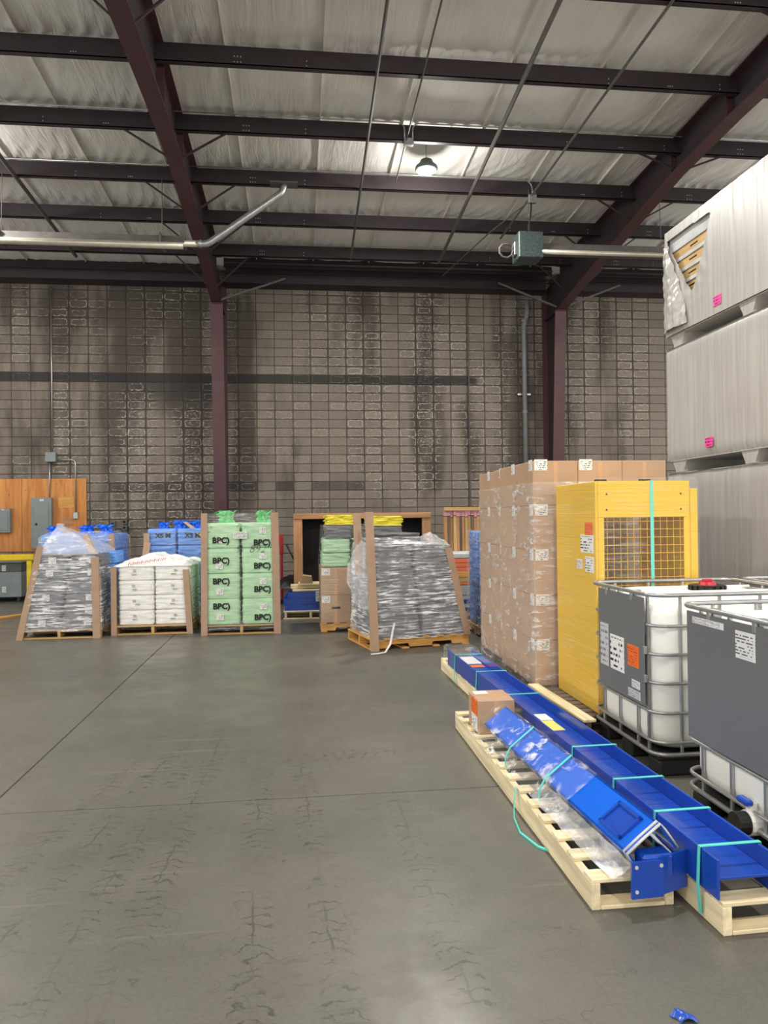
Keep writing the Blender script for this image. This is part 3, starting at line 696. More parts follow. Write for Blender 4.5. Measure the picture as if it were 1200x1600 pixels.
def wrap(label, keys, mat, amp=.008, n=88, dz=.022, top=False, r=.05, group=None, root=None, seed=0, freq=26):
    """stretch film hugging a load; keys = [(z, x0, x1, y0, y1), ...]"""
    rows = []
    for a, b in zip(keys[:-1], keys[1:]):
        k_ = max(1, int(abs(b[0]-a[0])/dz)) if b[0] != a[0] else 4
        for i in range(k_): t = i/k_; rows.append([a[j]+(b[j]-a[j])*t for j in range(5)])
    rows.append(list(keys[-1])); vs = []; m = len(rows)
    for z, x0, x1, y0, y1 in rows:
        rr = min(r, (x1-x0)/2.1, (y1-y0)/2.1)
        cx, cy = (x0+x1)/2, (y0+y1)/2
        for (x, y) in rrect(x0, x1, y0, y1, rr, n):
            k_ = amp*(nz3(x*3+seed, y*3, z*freq)+.5*nz3(x*9, y*9+seed, z*freq*2))
            dx, dy = x-cx, y-cy; q = max(.02, math.hypot(dx, dy)); vs.append((x+dx/q*k_, y+dy/q*k_, z+.6*k_))
    fs = [(i*n+j, i*n+(j+1) % n, (i+1)*n+(j+1) % n, (i+1)*n+j) for i in range(m-1) for j in range(n)]
    if top: fs.append(tuple((m-1)*n+j for j in range(n)))
    mb = MB(); mb.add(vs, fs); o = mb.build('stretch_wrap', mat, None, True)
    if root is not None: o.location = root.location; o.rotation_euler = root.rotation_euler
    return tag(o, label, 'plastic wrap', group)
def corner_board(p0, p1, label, sx=1, sy=1, wd=.08, group=None, root=None):
    a, b = Vector(p0), Vector(p1)
    if root is not None: a, b = root.matrix_basis @ a, root.matrix_basis @ b
    t = .006; m = MB()
    prof = [(0, 0), (sx*wd, 0), (sx*wd, sy*t), (sx*t, sy*t), (sx*t, sy*wd), (0, sy*wd)]
    n = 6; N_ = 10; vs = []
    for i in range(N_+1):
        c = a+(b-a)*i/N_
        for (x, y) in prof: vs.append((c.x-a.x+x, c.y-a.y+y+.003*nz3(i*.9, x*9, a.x*3), c.z-a.z))
    fs = [(i*n+j, i*n+(j+1) % n, (i+1)*n+(j+1) % n, (i+1)*n+j) for i in range(N_) for j in range(n)]+[tuple(range(n)), tuple(N_*n+j for j in range(n-1, -1, -1))]
    o = m.add(vs, fs).build('corner_board', 'cornerboard', None, loc=a)
    return tag(o, label, 'edge protector', group)
def knot(col, x, y, z, s, label, group, seed=0, h=None):
    # gathered neck of a tied plastic bag: frilly crumpled tuft
    h = h or s*.8; n, k_ = 40, 14; vs = []
    for i in range(k_+1):
        t = i/k_; R = s*(.55*(1-t)**.8+.30*t+.02) if t < .55 else s*(.33+.55*(t-.55))
        for j in range(n):
            a = 2*PI*j/n; f = 1+(.10+.42*t)*math.sin(a*6+seed+3*nz3(math.cos(a), math.sin(a), t*2+seed))+.35*nz3(math.cos(a)*2+seed, math.sin(a)*2, t*4)
            vs.append((R*f*math.cos(a), R*f*.75*math.sin(a), h*t+.18*h*t*math.sin(a*5+seed)))
    fs = [(i*n+j, i*n+(j+1) % n, (i+1)*n+(j+1) % n, (i+1)*n+j) for i in range(k_) for j in range(n)]
    fs.append(tuple(k_*n+j for j in range(n)))
    m = MB(); m.add(vs, fs); o = m.build('bag_knot', col, None, True, (x, y, z)); return tag(o, label, 'bag top', group)
CARD = {}
def carton(x0, y0, z0, w_, d, h, label, group, lab=True, hole=False, side=False, root=None, rz=0, lz=.78):
    key = (round(w_, 3), round(d, 3), round(h, 3))
    if key not in CARD:
        m = MB(); m.bbox(0, w_, 0, d, 0, h, .006); CARD[key] = m.mesh('carton', 'card')
        t = MB(); t.bbox(-.001, w_+.001, d/2-.025, d/2+.025, h-.001, h+.0015, .0005); t.bbox(w_/2-.02, w_/2+.02, -.0015, .001, h*.02, h-.01, .0005); CARD[key, 't'] = t.mesh('tape', 'tape')
    o = thing('cardboard_box', label, 'box', (x0, y0, z0), rz, group)
    place('carton', CARD[key], o); place('tape', CARD[key, 't'], o)
    if lab:
        MB().bbox(.012, .012+.12, -.003, 0, h*lz, h*lz+.10, .0008).build('shipping_label', 'label', o)
    if side: MB().bbox(-.003, 0, .02, .12, h*lz, h*lz+.1, .0008).build('shipping_label', 'label', o)
    if hole: MB().bbox(w_*.36, w_*.64, -.0025, .001, h*.5, h*.5+.03, .001).build('hand_hole', 'void_black', o)
    return o

# ------------------------------------------------------------------ A: grey bags, blue behind
G = 'grey plastic bag wrapped on the pallet beside the yellow rail'
pallet('wooden pallet under the wrapped grey bags near the yellow rail', -3.92, -2.81, 10.8, 12.0, wood='tan', run='y')
for k_ in range(6):
    z = .133+.175*k_; sh = .035*k_
    for c in range(2):
        w_ = .505-.012*k_
        bag('grey', -3.86+sh+w_*(c+.5)+.01*c, 11.1, z, w_, .55, .18, lay('grey wrapped bag by the yellow rail', k_, ('rail side', 'white bag side')[c]), 'grey bags on the pallet by the rail', sticker=((random.uniform(-.12, .1) if c == 0 else .22, .5),) if k_ != 3 else None, wr=.016)
        bag('blue', -3.86+sh*.5+.53*(c+.5), 11.68, z, .52, .55, .18, lay('blue bag sharing the pallet of the grey bags', k_, ('rail side', 'white bag side')[c]), 'blue bags behind the grey bags', wr=.014)
wrap('silvery stretch film around the grey bags beside the rail', [(.10, -3.91, -2.79, 10.79, 12.0), (.6, -3.82, -2.79, 10.8, 12.0), (1.0, -3.72, -2.80, 10.82, 12.0), (1.14, -3.69, -2.82, 10.83, 11.98)], 'film_silver', .012, seed=3)
wrap('milky gathered film forming a peak above the grey bags', [(1.15, -3.70, -2.82, 10.83, 11.98), (1.22, -3.66, -2.86, 10.855, 11.95), (1.36, -3.6, -3.02, 10.945, 11.7), (1.5, -3.54, -3.26, 11.045, 11.4), (1.58, -3.49, -3.40, 11.12, 11.25), (1.62, -3.5, -3.39, 11.10, 11.24)], 'film_milky', .012, seed=31, top=True)
corner_board((-3.935, 10.775, 0), (-3.66, 10.83, 1.30), 'corner board leaning on the sloping side of the grey bags', wd=.09)
corner_board((-2.80, 10.775, 0), (-2.82, 10.79, 1.14), 'upright corner board on the grey bags beside the white bags', -1, 1, .1)
corner_board((-2.86, 10.85, 1.16), (-3.16, 11.5, 1.46), 'bent corner board slanting over the top of the grey bags', -1, 1, .09)
# A2: blue bags behind
pallet('wooden pallet under the blue bags behind the grey bag pallet', -4.12, -2.96, 12.2, 13.4, wood='tan', run='y')
for k_ in range(5):
    for c in range(2):
        for r in range(2):
            bag('blue', -4.1+.57*(c+.5), 12.5+.58*r, .133+.26*k_, .565, .57, .265, lay(('blue bag on the second pallet behind the grey bags', 'blue bag wallward on the second pallet behind grey bags')[r], k_, ('rail side', 'column side')[c]), 'blue bags on the rear pallet by the rail', wr=.02)
for x, s in ((-3.95, .16), (-3.45, .17), (-3.15, .17)): knot('knot_blue', x, 12.55, 1.43, s, ('bright blue bag neck nearest the plywood behind the film peak', 'bright blue bag neck just behind the film peak', 'bright blue bag neck above the slanting corner board')[{-3.95: 0, -3.45: 1, -3.15: 2, -2.22: 0, -1.95: 1, -1.72: 2}[x]], 'blue bag necks behind the grey bags', x*9)
wrap('hazy stretch film around the blue bags behind the grey bags', [(.12, -4.14, -2.94, 12.18, 13.4), (1.4, -4.12, -2.94, 12.2, 13.4), (1.48, -4.0, -3.1, 12.4, 13.2)], 'film_tan', .012, seed=9)
corner_board((-2.94, 12.18, .2), (-2.95, 12.2, 1.44), 'corner board on the blue bags behind the grey bags', -1, 1, .08)
# ------------------------------------------------------------------ B: white bags
pallet('wooden pallet under the white bags', -2.67, -1.56, 10.95, 12.1, wood='tan', run='y')
for k_ in range(4):
    for c in range(2):
        z = .133+.215*k_
        mk = [('SS', .05, random.uniform(-.1, .0)+.1*c, .55), ('WH', .04, random.uniform(-.05, .05)+.05*c, .33)]
        bag('white', -2.61+.515*(c+.5), 11.27, z, .515, .56, .22 if k_ < 3 else .23, lay('white bag with small black print', k_, ('grey bag side', 'green bag side')[c]), 'white bags on the pallet', wr=.012, mk=mk)
        bag('green', -2.63+.525*(c+.5), 11.83, z, .52, .54, .22, lay('green bag sharing the pallet of the white bags', k_, ('grey bag side', 'column side')[c]), 'green bags behind the white bags', wr=.014)
# crumpled white top
def crump(u_, v_):
    x = -2.66+1.1*u_; y = 10.97+1.1*v_
    e_ = min(u_, 1-u_)*4; e2 = min(v_*3, 1); edge = min(1, e_)*e2
    return (x, y, .985+.13*edge**.6*(.75+.5*nz3(x*2.5, y*2.5, 4))+.05*nz3(x*8, y*8, 1)*min(1, e2+.2))
o = MB().grid(crump, 60, 50).build('plastic_sheet', 'bag_white', None, True); tag(o, 'crumpled white plastic sheet over the white bags with red marking', 'plastic sheet')
for i in range(9):
    x = -2.45+.06*i; z = 1.0+.008*i
    MB().tube([(x, 10.955, z), (x+.02, 10.953, z+.045), (x+.035, 10.953, z+.01), (x+.05, 10.955, z+.04)], .006, 5).build('red_writing', 'redink', o)
wrap('clear stretch film around the white bags', [(.10, -2.68, -1.55, 10.95, 12.12), (1.0, -2.65, -1.57, 10.96, 12.1)], 'film_clear', .006, seed=5)
corner_board((-2.69, 10.93, 0), (-2.69, 10.94, .99), 'corner board on the white bags beside the grey bags', 1, 1, .08)
corner_board((-1.545, 10.93, 0), (-1.60, 10.95, .93), 'corner board on the white bags beside the green bags', -1, 1, .085)
o = MB().bbox(-.05, .05, -.004, .004, 0, .2, .002).build('cardboard_strip', 'cornerboard', None, loc=(-2.42, 12.02, 1.1), rot=(0, .15, 0)); tag(o, 'short brown cardboard strip poking up behind the white bags', 'cardboard')
pallet('wooden pallet under the blue bags behind the white bags', -2.48, -1.5, 12.3, 13.4, wood='tan', run='y')
for k_ in range(5):
    for c in range(2):
        for r in range(2):
            bag('blue', -2.46+.47*(c+.5), 12.6+.55*r, .133+.275*k_, .47, .54, .28, lay(('blue bag on the pallet behind the white bags', 'blue bag wallward on the pallet behind white bags')[r], k_, ('rail side', 'column side')[c]), 'blue bags behind the white bags', wr=.016, mk=[('XS M', .11, .05, .45)] if r == 0 and k_ == 4 else None)
for x, s in ((-2.22, .14), (-1.95, .17), (-1.72, .16)): knot('knot_blue', x, 12.55, 1.49, s, ('smallest bright blue bag neck behind the white bags', 'largest bright blue bag neck in the middle behind the white bags', 'bright blue bag neck by the slanting board behind the white bags')[{-3.95: 0, -3.45: 1, -3.15: 2, -2.22: 0, -1.95: 1, -1.72: 2}[x]], 'blue bag necks behind the white bags', x*7)
wrap('clear stretch film around the blue bags behind the white bags', [(.12, -2.5, -1.48, 12.29, 13.4), (1.5, -2.48, -1.5, 12.3, 13.38)], 'film_clear', .01, seed=6)
corner_board((-2.51, 12.27, .1), (-2.5, 12.28, 1.44), 'corner board on the blue bags standing behind the white bags', 1, 1, .09)
corner_board((-1.50, 12.27, 1.36), (-1.85, 12.5, 1.62), 'slanting corner board on top of the blue bags behind the white bags', -1, 1, .07)
# ------------------------------------------------------------------ C: green bags
pallet('wooden pallet under the tall stack of green bags', -1.37, -.30, 10.73, 11.9, wood='tan', run='y')
for k_ in range(4):
    for c in range(2):
        h = (.375, .37, .365, .36)[k_]; z = .133+.366*k_
        w_ = .50
        mk = [('BPC)', .115, -.03 if c == 0 else .1, (.62, .6, .42, .22)[k_] if c == 0 else (.18, .28, .2, .12)[k_])]
        bag('green', -1.345+w_*(c+.5)+.015*c, 11.0, z, w_, .56, h+.01, lay('green bag with black printed letters', k_, ('white bag side', 'wooden crate side')[c]), 'printed green bags', wr=.012, sticker=(((-.08, .32),) if c == 0 else ((.12, .68),)), mk=mk, seed=k_)
        bag('green', -1.345+w_*(c+.5)+.015*c, 11.58, z, w_, .56, h+.01, lay('unprinted green bag behind the printed green bags', k_, ('white bag side', 'wooden crate side')[c]), 'rear green bags', wr=.012)
for x, s in ((-1.06, .19), (-.52, .17)): knot('knot_green', x, 10.98, 1.58, s, ('green bag neck tied on top beside the white bags' if x < -.8 else 'green bag neck tied on top beside the wooden crate'), 'green bag necks', x*5, .17)
o = MB().bbox(-.1, .1, -.002, .002, -.05, .05, .001).build('paper_note', 'label_fine', None, loc=(-.84, 10.69, 1.42)); tag(o, 'white paper note taped on the green bags', 'paper')
wm = wrap('clear stretch film around the green bags with handwritten numbers', [(.06, -1.375, -.295, 10.715, 11.92), (1.6, -1.36, -.31, 10.72, 11.9), (1.74, -1.34, -.33, 10.73, 11.88)], 'film_clear', .005, seed=2)
for s_, sz, x, z in (('2', .12, -1.27, 1.47), ('/16', .11, -1.2, 1.36), ('425', .1, -.83, 1.51), ('2m', .1, -.48, 1.5), ('9', .16, -.87, 1.17), ('892', .16, -.6, 1.17)):
    text(s_, sz, 'ink', wm, (x, 10.700, z), shear=.3, name='handwriting', off=-.004)
corner_board((-1.40, 10.695, 0), (-1.385, 10.70, 1.74), 'corner board on the green bags beside the white bags', 1, 1, .09)
corner_board((-.275, 10.695, 0), (-.30, 10.70, 1.74), 'corner board on the green bags beside the blue beams', -1, 1, .1)
# ------------------------------------------------------------------ D: wall side items
e = thing('hand_truck', 'red hand truck frame standing against the block wall', 'hand truck', (-.37, 14.6, 0))
MB().bbox(-.07, .06, -.03, .03, .95, 1.34, .01).build('head', 'redpaint', e); MB().bbox(-.0, .05, -.025, .025, .06, .95, .008).build('upright', 'redpaint', e)
MB().tube([(.12, 0, 1.15), (.3, .1, .75), (.22, 0, .3)], .02, 6).build('hose', 'black', e, True); MB().bbox(-.05, .3, -.2, .2, .0, .06, .01).build('base', 'black', e)
o = MB().grid(lambda a, b: (-.42+.55*a, 13.4+.7*b, .05+.55*math.sin(PI*min(1, .12+a*.76))**.4*math.sin(PI*min(1, .1+b*.8))**.3+.05*nz3(a*5, b*5, 2)), 24, 24)
o = o.build('dark_cover', 'black', None, True); tag(o, 'dark sheet heaped over something low by the red hand truck', 'cover')
pallet('small wooden pallet under the short blue beams', -.27, .62, 12.15, 13.1, wood='new', run='y', nb=5)
for i, (z, y, L0, L1) in enumerate(((.133, 12.2, -.25, .6), (.133, 12.55, -.22, .55), (.235, 12.2, -.27, .6), (.235, 12.55, -.25, .55), (.337, 12.22, -.2, .5))):
    m = MB(); m.prism([(y, z), (y+.3, z), (y+.3, z+.1), (y+.28, z+.1), (y+.28, z+.02), (y+.02, z+.02), (y+.02, z+.1), (y, z+.1)], 'x', L0, L1)
    o = m.build('blue_channel', 'blue'); tag(o, ('lower short blue channel facing the aisle on the small pallet', 'lower short blue channel facing the wall on the small pallet', 'middle short blue channel facing the aisle on the small pallet', 'middle short blue channel facing the wall on the small pallet', 'topmost short blue channel under the pale boards')[i], 'beam', 'short blue channels')
for i, (x0, x1, y, z, t) in enumerate(((-.12, .55, 12.25, .44, .03), (-.15, .5, 12.4, .475, .06), (-.02, .5, 12.3, .54, .03))):
    o = MB().bbox(x0, x1, y, y+.14+.1*i, z, z+t, .004).build('wooden_board', 'wood_x_new'); tag(o, ('lowest thin pale board lying on the short blue channels', 'thick pale board in the middle on the short blue channels', 'topmost thin pale board under the folded cardboard')[i], 'board', 'boards on the short blue channels')
o = MB().prism([(.0, .57), (.22, .57), (.2, .68), (.05, .70)], 'y', 12.3, 12.6).build('cardboard_piece', 'card'); tag(o, 'folded cardboard piece lying on the boards over the blue channels', 'cardboard')
o = MB().bbox(.26, .35, 12.13, 12.14, .28, .44, .002).build('paper_tag', 'label_fine'); o.location = (0, .057, 0); tag(o, 'white tag on the end of the short blue channels', 'tag')
# timber crate with black inside
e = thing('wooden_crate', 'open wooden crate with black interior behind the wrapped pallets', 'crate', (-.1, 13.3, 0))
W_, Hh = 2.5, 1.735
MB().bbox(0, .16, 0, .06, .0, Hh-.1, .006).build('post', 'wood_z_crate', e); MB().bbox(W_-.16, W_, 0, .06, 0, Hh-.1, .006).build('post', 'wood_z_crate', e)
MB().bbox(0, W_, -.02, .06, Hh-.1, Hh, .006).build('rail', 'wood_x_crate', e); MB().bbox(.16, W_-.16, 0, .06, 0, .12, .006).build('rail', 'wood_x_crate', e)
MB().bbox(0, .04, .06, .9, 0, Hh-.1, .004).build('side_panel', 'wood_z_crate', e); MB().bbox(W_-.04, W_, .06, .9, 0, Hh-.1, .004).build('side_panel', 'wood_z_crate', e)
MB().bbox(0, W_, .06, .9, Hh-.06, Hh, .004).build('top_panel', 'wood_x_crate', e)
MB().box(.04, W_-.04, .3, .32, .12, Hh-.06).build('black_panel', 'void_black', e)  # flat black panel set inside the crate opening
# ------------------------------------------------------------------ E: boxes with bags on top
pallet('wooden pallet under the brown boxes topped with green and yellow bags', .30, 1.5, 10.68, 11.7, wood='orange', run='x')
for k_ in range(2):
    carton(.305, 10.7, .134+.4*k_, .43, .95, .397, ('lower brown box with hand hole under the green bags', 'upper brown box directly under the green bags')[k_], 'boxes under the yellow bags', hole=(k_ == 0), lz=.72)
carton(.745, 10.7, .134, .43, .95, .397, 'brown box with label standing beside the wrapped grey pallet', None, lz=.72)
bag('green', .53, 11.15, .932, .43, .9, .21, 'lower green bag lying on the brown boxes', None, wr=.018); bag('green', .54, 11.15, 1.14, .42, .9, .21, 'upper green bag lying under the grey bag', None, wr=.018)
bag('grey', .57, 11.15, 1.35, .40, .9, .2, 'grey bag lying under a yellow bag', None, wr=.02)
bag('yellow', .60, 11.15, 1.545, .46, .9, .15, 'yellow bag on top of the grey and green bags', None, wr=.045)
for k_ in range(4): bag('green', 1.0, 11.15, .532+.2*k_, .43, .9, .2, lay('green bag behind the corner board of grey load', k_, 'beside brown boxes'), 'green bags behind the grey load', wr=.018)
bag('grey', 1.27, 11.15, 1.3, .5, .9, .22, 'grey bag lying under the other yellow bag behind the grey load', None, wr=.02); bag('yellow', 1.27, 11.15, 1.52, .54, .9, .15, 'yellow bag lying behind the top of the grey load', None, wr=.045)
for k_ in range(3): carton(1.19, 10.75, .134+.39*k_, .3, .9, .388, lay('brown unlabelled box behind the wrapped grey load', k_, 'crate side'), 'boxes behind the grey load', lab=False)
wrap('clear stretch film around the brown boxes and green bags', [(.03, .29, 1.51, 10.67, 11.7), (.95, .29, 1.5, 10.68, 11.7), (1.55, .33, 1.5, 10.69, 11.7)], 'film_clear', .008, seed=8)
# ------------------------------------------------------------------ F: leaning grey load
FR = math.radians(13)
F_ = pallet('wooden pallet with notched stringers under the leaning grey load', 0, 1.34, 0, 1.0, h=.14, wood='orange', run='x', rz=FR, nb=8, origin=(.87, 9.06, 0))
for k_ in range(8):
    z = .14+.143*k_; sh = .026*k_
    for c in range(2):
        for r in range(2):
            w_ = .62-.016*k_
            bag('grey', .06+w_*(c+.5)+.02+.0*sh, .27+.48*r, z, w_, .47, .15, lay(('dark grey bag of the leaning load', 'dark grey bag at the back of the leaning load')[r], k_, ('green bag side', 'blue beam side')[c]), 'bags of the leaning grey load', wr=.03, root=F_, rz=random.uniform(-.03, .03))
bag('grey', .45, .5, 1.27, .6, .8, .18, 'topmost grey bag on the leaning load', None, wr=.03, root=F_)
wrap('silvery stretch film tightly wound around the leaning grey load', [(.12, .02, 1.33, .0, 1.0), (.5, .03, 1.27, -.01, 1.0), (1.0, .04, 1.16, 0, 1.0), (1.28, .05, 1.1, .02, .98), (1.40, .1, .7, .1, .9)], 'film_silver', .022, root=F_, seed=4, freq=20, n=110)
corner_board((-.01, -.03, 0), (-.07, -.03, 1.72), 'tall corner board on the leaning grey load beside the boxes', 1, 1, .1, root=F_)
corner_board((-.03, .2, .95), (-.02, .3, 1.70), 'second brown corner board leaning behind the tall one on the grey load', -1, 1, .1, root=F_)
corner_board((1.345, -.04, .13), (1.10, -.02, 1.25), 'corner board slanting up the side of the leaning grey load', -1, 1, .09, root=F_)
def flap(u_, v_): return (.02-.16*v_*math.sin(PI*u_)-.06*v_-.02, -.02+.5*v_*.6+.05*nz3(u_*6, v_*6, 2), .5+.85*u_+.05*nz3(u_*4, v_*7, 5))
o = MB().grid(flap, 26, 16).build('loose_film', 'film_milky', None, True); o.location = F_.location; o.rotation_euler = F_.rotation_euler; tag(o, 'loose flap of milky film hanging on the grey load by its corner board', 'plastic wrap')
o = MB().grid(lambda a, b: (.75+.4*a, .1+.5*b, 1.28+.16*math.sin(PI*a)*math.sin(PI*b)+.05*nz3(a*6, b*6, 7)), 20, 20).build('loose_film', 'film_milky', None, True); o.location = F_.location; o.rotation_euler = F_.rotation_euler; tag(o, 'crumpled tuft of milky film on top of the grey load', 'plastic wrap')
o = MB().tube([(1.16, 9.06, .34), (1.13, 9.0, .25), (1.09, 8.93, .1), (1.02, 8.87, .015), (.93, 8.82, .012), (.84, 8.80, .012)], .012, 5, flat=(.016, .003)).build('strap_tail', 'whitestrap', None, True); tag(o, 'white strap tail hanging from the grey load onto the floor', 'strap')
# ------------------------------------------------------------------ H: plank bundle over orange sheets
pallet('wooden pallet under the orange sheets and blue beams by the wall', 2.42, 3.35, 11.5, 12.8, wood='tan', run='x')
for k_ in range(2):
    o = MB().bbox(2.42, 3.3, 11.52, 12.7, .134+.13*k_, .134+.13*k_+.05, .005).build('blue_steel_plate', 'blue'); tag(o, ('lower blue steel plate on the wall pallet', 'upper blue steel plate on the wall pallet')[k_], 'plate', 'blue plates by the wall')
    o = MB().bbox(2.43, 3.3, 11.54, 12.7, .184+.13*k_, .184+.13*k_+.08, .012).build('foam_sheet', 'foam'); tag(o, ('foam sheet between the two blue plates', 'foam sheet on top of the upper blue plate')[k_], 'foam', 'foam sheets by the wall')
o = MB().bbox(2.43, 3.3, 11.52, 12.7, .394, .56, .01).build('wrapped_block', 'foam'); tag(o, 'white wrapped block under the lower orange sheets', 'block')
o = MB().bbox(2.42, 3.3, 11.5, 12.7, .56, .60, .006).build('orange_sheet', 'orange_sheet'); tag(o, 'lower orange sheet on the white wrapped block', 'sheet')
e = thing('wooden_skid', 'wooden skid between the two layers of orange sheets', 'skid', (2.42, 11.5, .60))
for y in (0, .55, 1.1): MB().bbox(0, .9, y, y+.1, 0, .08, .004).build('runner', 'wood_x_tan', e)
MB().bbox(0, .9, -.01, 1.2, .08, .17, .004).build('deck', 'wood_x_orange', e)
for k_ in range(3):
    o = MB().bbox(2.42, 3.3, 11.5, 12.7, .772+.07*k_, .772+.07*k_+.066, .006).build('orange_sheet', 'orange_sheet'); tag(o, ('lowest sheet of the upper orange stack', 'middle sheet of the upper orange stack', 'top sheet of the upper orange stack')[k_], 'sheet', 'upper orange sheets')
o = MB().bbox(2.42, 3.3, 11.5, 12.7, .985, 1.06, .01).build('white_sheet', 'foam'); tag(o, 'white sheet on top of the orange sheets', 'sheet')
rr = random.Random(3)
for k_ in range(15):
    e = thing('wooden_plank', 'brown standing plank with pink painted tip on the orange sheets', 'plank', (2.45+.052*k_, 12.3+rr.uniform(-.04, .04), 1.062), 0, 'standing planks with pink tips'); h = .60+rr.uniform(-.02, .02)
    MB().bbox(0, .049, 0, .14, 0, h, .003).build('board', 'wood_z_'+('crate', 'old', 'crate', 'tan')[k_ % 4], e); MB().bbox(0, .049, 0, .14, h-.02, h+.12, .004).build('painted_tip', 'pinktip', e)
o = MB().bbox(2.44, 3.27, 12.2, 12.27, 1.7, 1.76, .004).build('wooden_rail', 'wood_x_tan', None, loc=(0, .02, .05)); tag(o, 'wooden batten along the tips of the standing planks', 'batten')
# ------------------------------------------------------------------ I: blue bags behind cardboard towers
pallet('wooden pallet under the wrapped blue bags behind the cardboard towers', 2.42, 3.5, 9.5, 10.6, wood='tan', run='y')
for k_ in range(5):
    for c in range(2):
        for r in range(2): bag('blue', 2.45+.52*(c+.5), 9.76+.54*r, .133+.26*k_, .52, .53, .265, lay(('blue bag next to the rear cardboard tower', 'blue bag wallward behind the rear cardboard tower')[r], k_, ('aisle side', 'far side from the aisle')[c]), 'blue bags behind the cardboard towers', wr=.02)
wrap('hazy stretch film around the blue bags behind the cardboard towers', [(.04, 2.42, 3.5, 9.48, 10.62), (1.45, 2.44, 3.5, 9.5, 10.6)], 'film_tan', .014, seed=12)
knot('knot_blue', 2.7, 9.9, 1.43, .17, 'crumpled bright blue bag neck behind the cardboard towers', None, 3)
# ------------------------------------------------------------------ J: cardboard towers
def tower(x0, y0, d2, nm, front):
    pallet(f'wooden pallet under the {nm} tower of cardboard boxes', x0+.01, x0+1.24, y0+.01, y0+2*d2-.01, wood='old', run='x', h=.13)
    for k_ in range(5):
        for c in range(3):
            for r in range(2):
                vis = (r == 0 and front) or c == 0 or k_ == 4
                if not vis: continue
                nm2 = 'near the yellow unit' if front else 'beside the wrapped blue bags'
                if r == 0 and front and k_ == 4: lab = ['labelled corner box at the top of the front cardboard tower', 'middle top box of the front cardboard tower with label and hand hole', 'unlabelled top box of the front cardboard tower with hand hole'][c]; gr = None
                elif r == 0 and front and c == 0: lab = f'labelled corner box of the front cardboard tower, {ordw[k_]} layer up from its pallet'; gr = None
                else: lab = lay('brown box of the %s cardboard tower%s' % ('front' if front else 'rear', ', back row' if r else ''), k_, ('aisle face', 'middle stack', 'white wrap side')[c]); gr = 'boxes of the %s cardboard tower' % ('front' if front else 'rear')
                carton(x0+.418*c, y0+d2*r, .131+.402*k_, .415, d2-.004, .40, lab, gr, lab=(c == 0 or (k_ == 4 and c == 1)) and r == 0 and front, hole=(k_ == 4 and c > 0 and front and r == 0), side=(c == 0))
    return
tower(2.08, 6.37, .545, 'front', True)
tower(2.13, 7.54, .50, 'rear', False)
wrap('hazy stretch film around the front cardboard tower', [(.03, 2.065, 3.34, 6.355, 7.47), (1.2, 2.065, 3.34, 6.355, 7.47), (1.95, 2.067, 3.345, 6.357, 7.47)], 'film_tan', .006, seed=14, r=.02)
wrap('hazy stretch film around the rear cardboard tower', [(.03, 2.115, 3.39, 7.53, 8.56), (1.95, 2.115, 3.39, 7.53, 8.56)], 'film_tan', .006, seed=15, r=.02)
# ------------------------------------------------------------------ K: yellow guard unit
KX, KY = 2.25, 5.40
e = pallet('weathered wooden skid under the yellow machine guard', 2.12, 3.2, 5.36, 6.3, h=.13, wood='old', run='y', nb=8)
o = MB().bbox(-.05, .05, -.6, .6, 0, .022, .004).build('wooden_board', 'wood_y_new', None, loc=(2.075, 5.78, .132), rot=(0, 0, math.radians(2))); tag(o, 'pale loose board lying along the skid of the yellow guard', 'board')
e = thing('machine_guard', 'tall yellow steel machine guard with wire mesh front wrapped in film', 'machine guard', (KX, KY, .132))
kw, kd, kh = .76, .86, 1.775
MB().bbox(0, .02, 0, kd, 0, kh, .005).build('side_panel', 'yellow', e)
MB().bbox(.02, kw, 0, .02, kh-.28, kh, .004).build('front_header', 'yellow', e)
MB().bbox(.02, .07, 0, .02, 0, kh-.28, .004).build('front_stile', 'yellow', e); MB().bbox(kw-.045, kw, 0, .02, 0, kh-.28, .004).build('front_stile', 'yellow', e)
MB().bbox(.07, kw-.045, 0, .02, 0, .45, .004).build('front_sill', 'yellow', e)
MB().bbox(kw, kw+.015, .02, kd, 0, kh, .004).build('side_panel', 'yellow', e)
MB().bbox(kw+.02, kw+.085, .03, .09, 0, kh-.06, .004).build('door_post', 'yellow', e)
MB().bbox(.02, kw, .02, kd, kh-.02, kh, .004).build('top_panel', 'yellow', e)
x0, x1, z0, z1 = .07, kw-.045, .45, kh-.28
for i in range(12):
    x = x0+(x1-x0)*(i+.5)/12; MB().tube([(x, .012, z0), (x, .012, z1)], .0022, 5).build('mesh_wire', 'wire', e)
for i in range(17):
    z = z0+(z1-z0)*(i+.5)/17; MB().tube([(x0, .008, z), (x1, .008, z)], .0022, 5).build('mesh_wire', 'wire', e)
for x in (.09, kw-.07):
    for z in (kh-.1, kh-.22): MB().cyl((x, -.003, z), .007, .006, 'y', 8).build('rivet', 'black', e)
def lab(e, mat, y0, y1, z0, z1, x=-.003, nm='label'): MB().bbox(x, x+.003, y0, y1, z0, z1, .0008).build(nm, mat, e)
lab(e, 'label_orange', .05, .21, 1.36, 1.46, nm='orange_label'); lab(e, 'label', .04, .30, 1.22, 1.36, nm='shipping_label'); lab(e, 'label', .04, .21, 1.07, 1.19, nm='shipping_label'); lab(e, 'label_fine', .27, .39, 1.085, 1.16, nm='small_label')
o = MB().box(.44, .465, -.004, -.001, 0, kh+.002).box(.44, .465, -.004, kd, kh+.001, kh+.004); o = o.build('strap', 'strap', e)
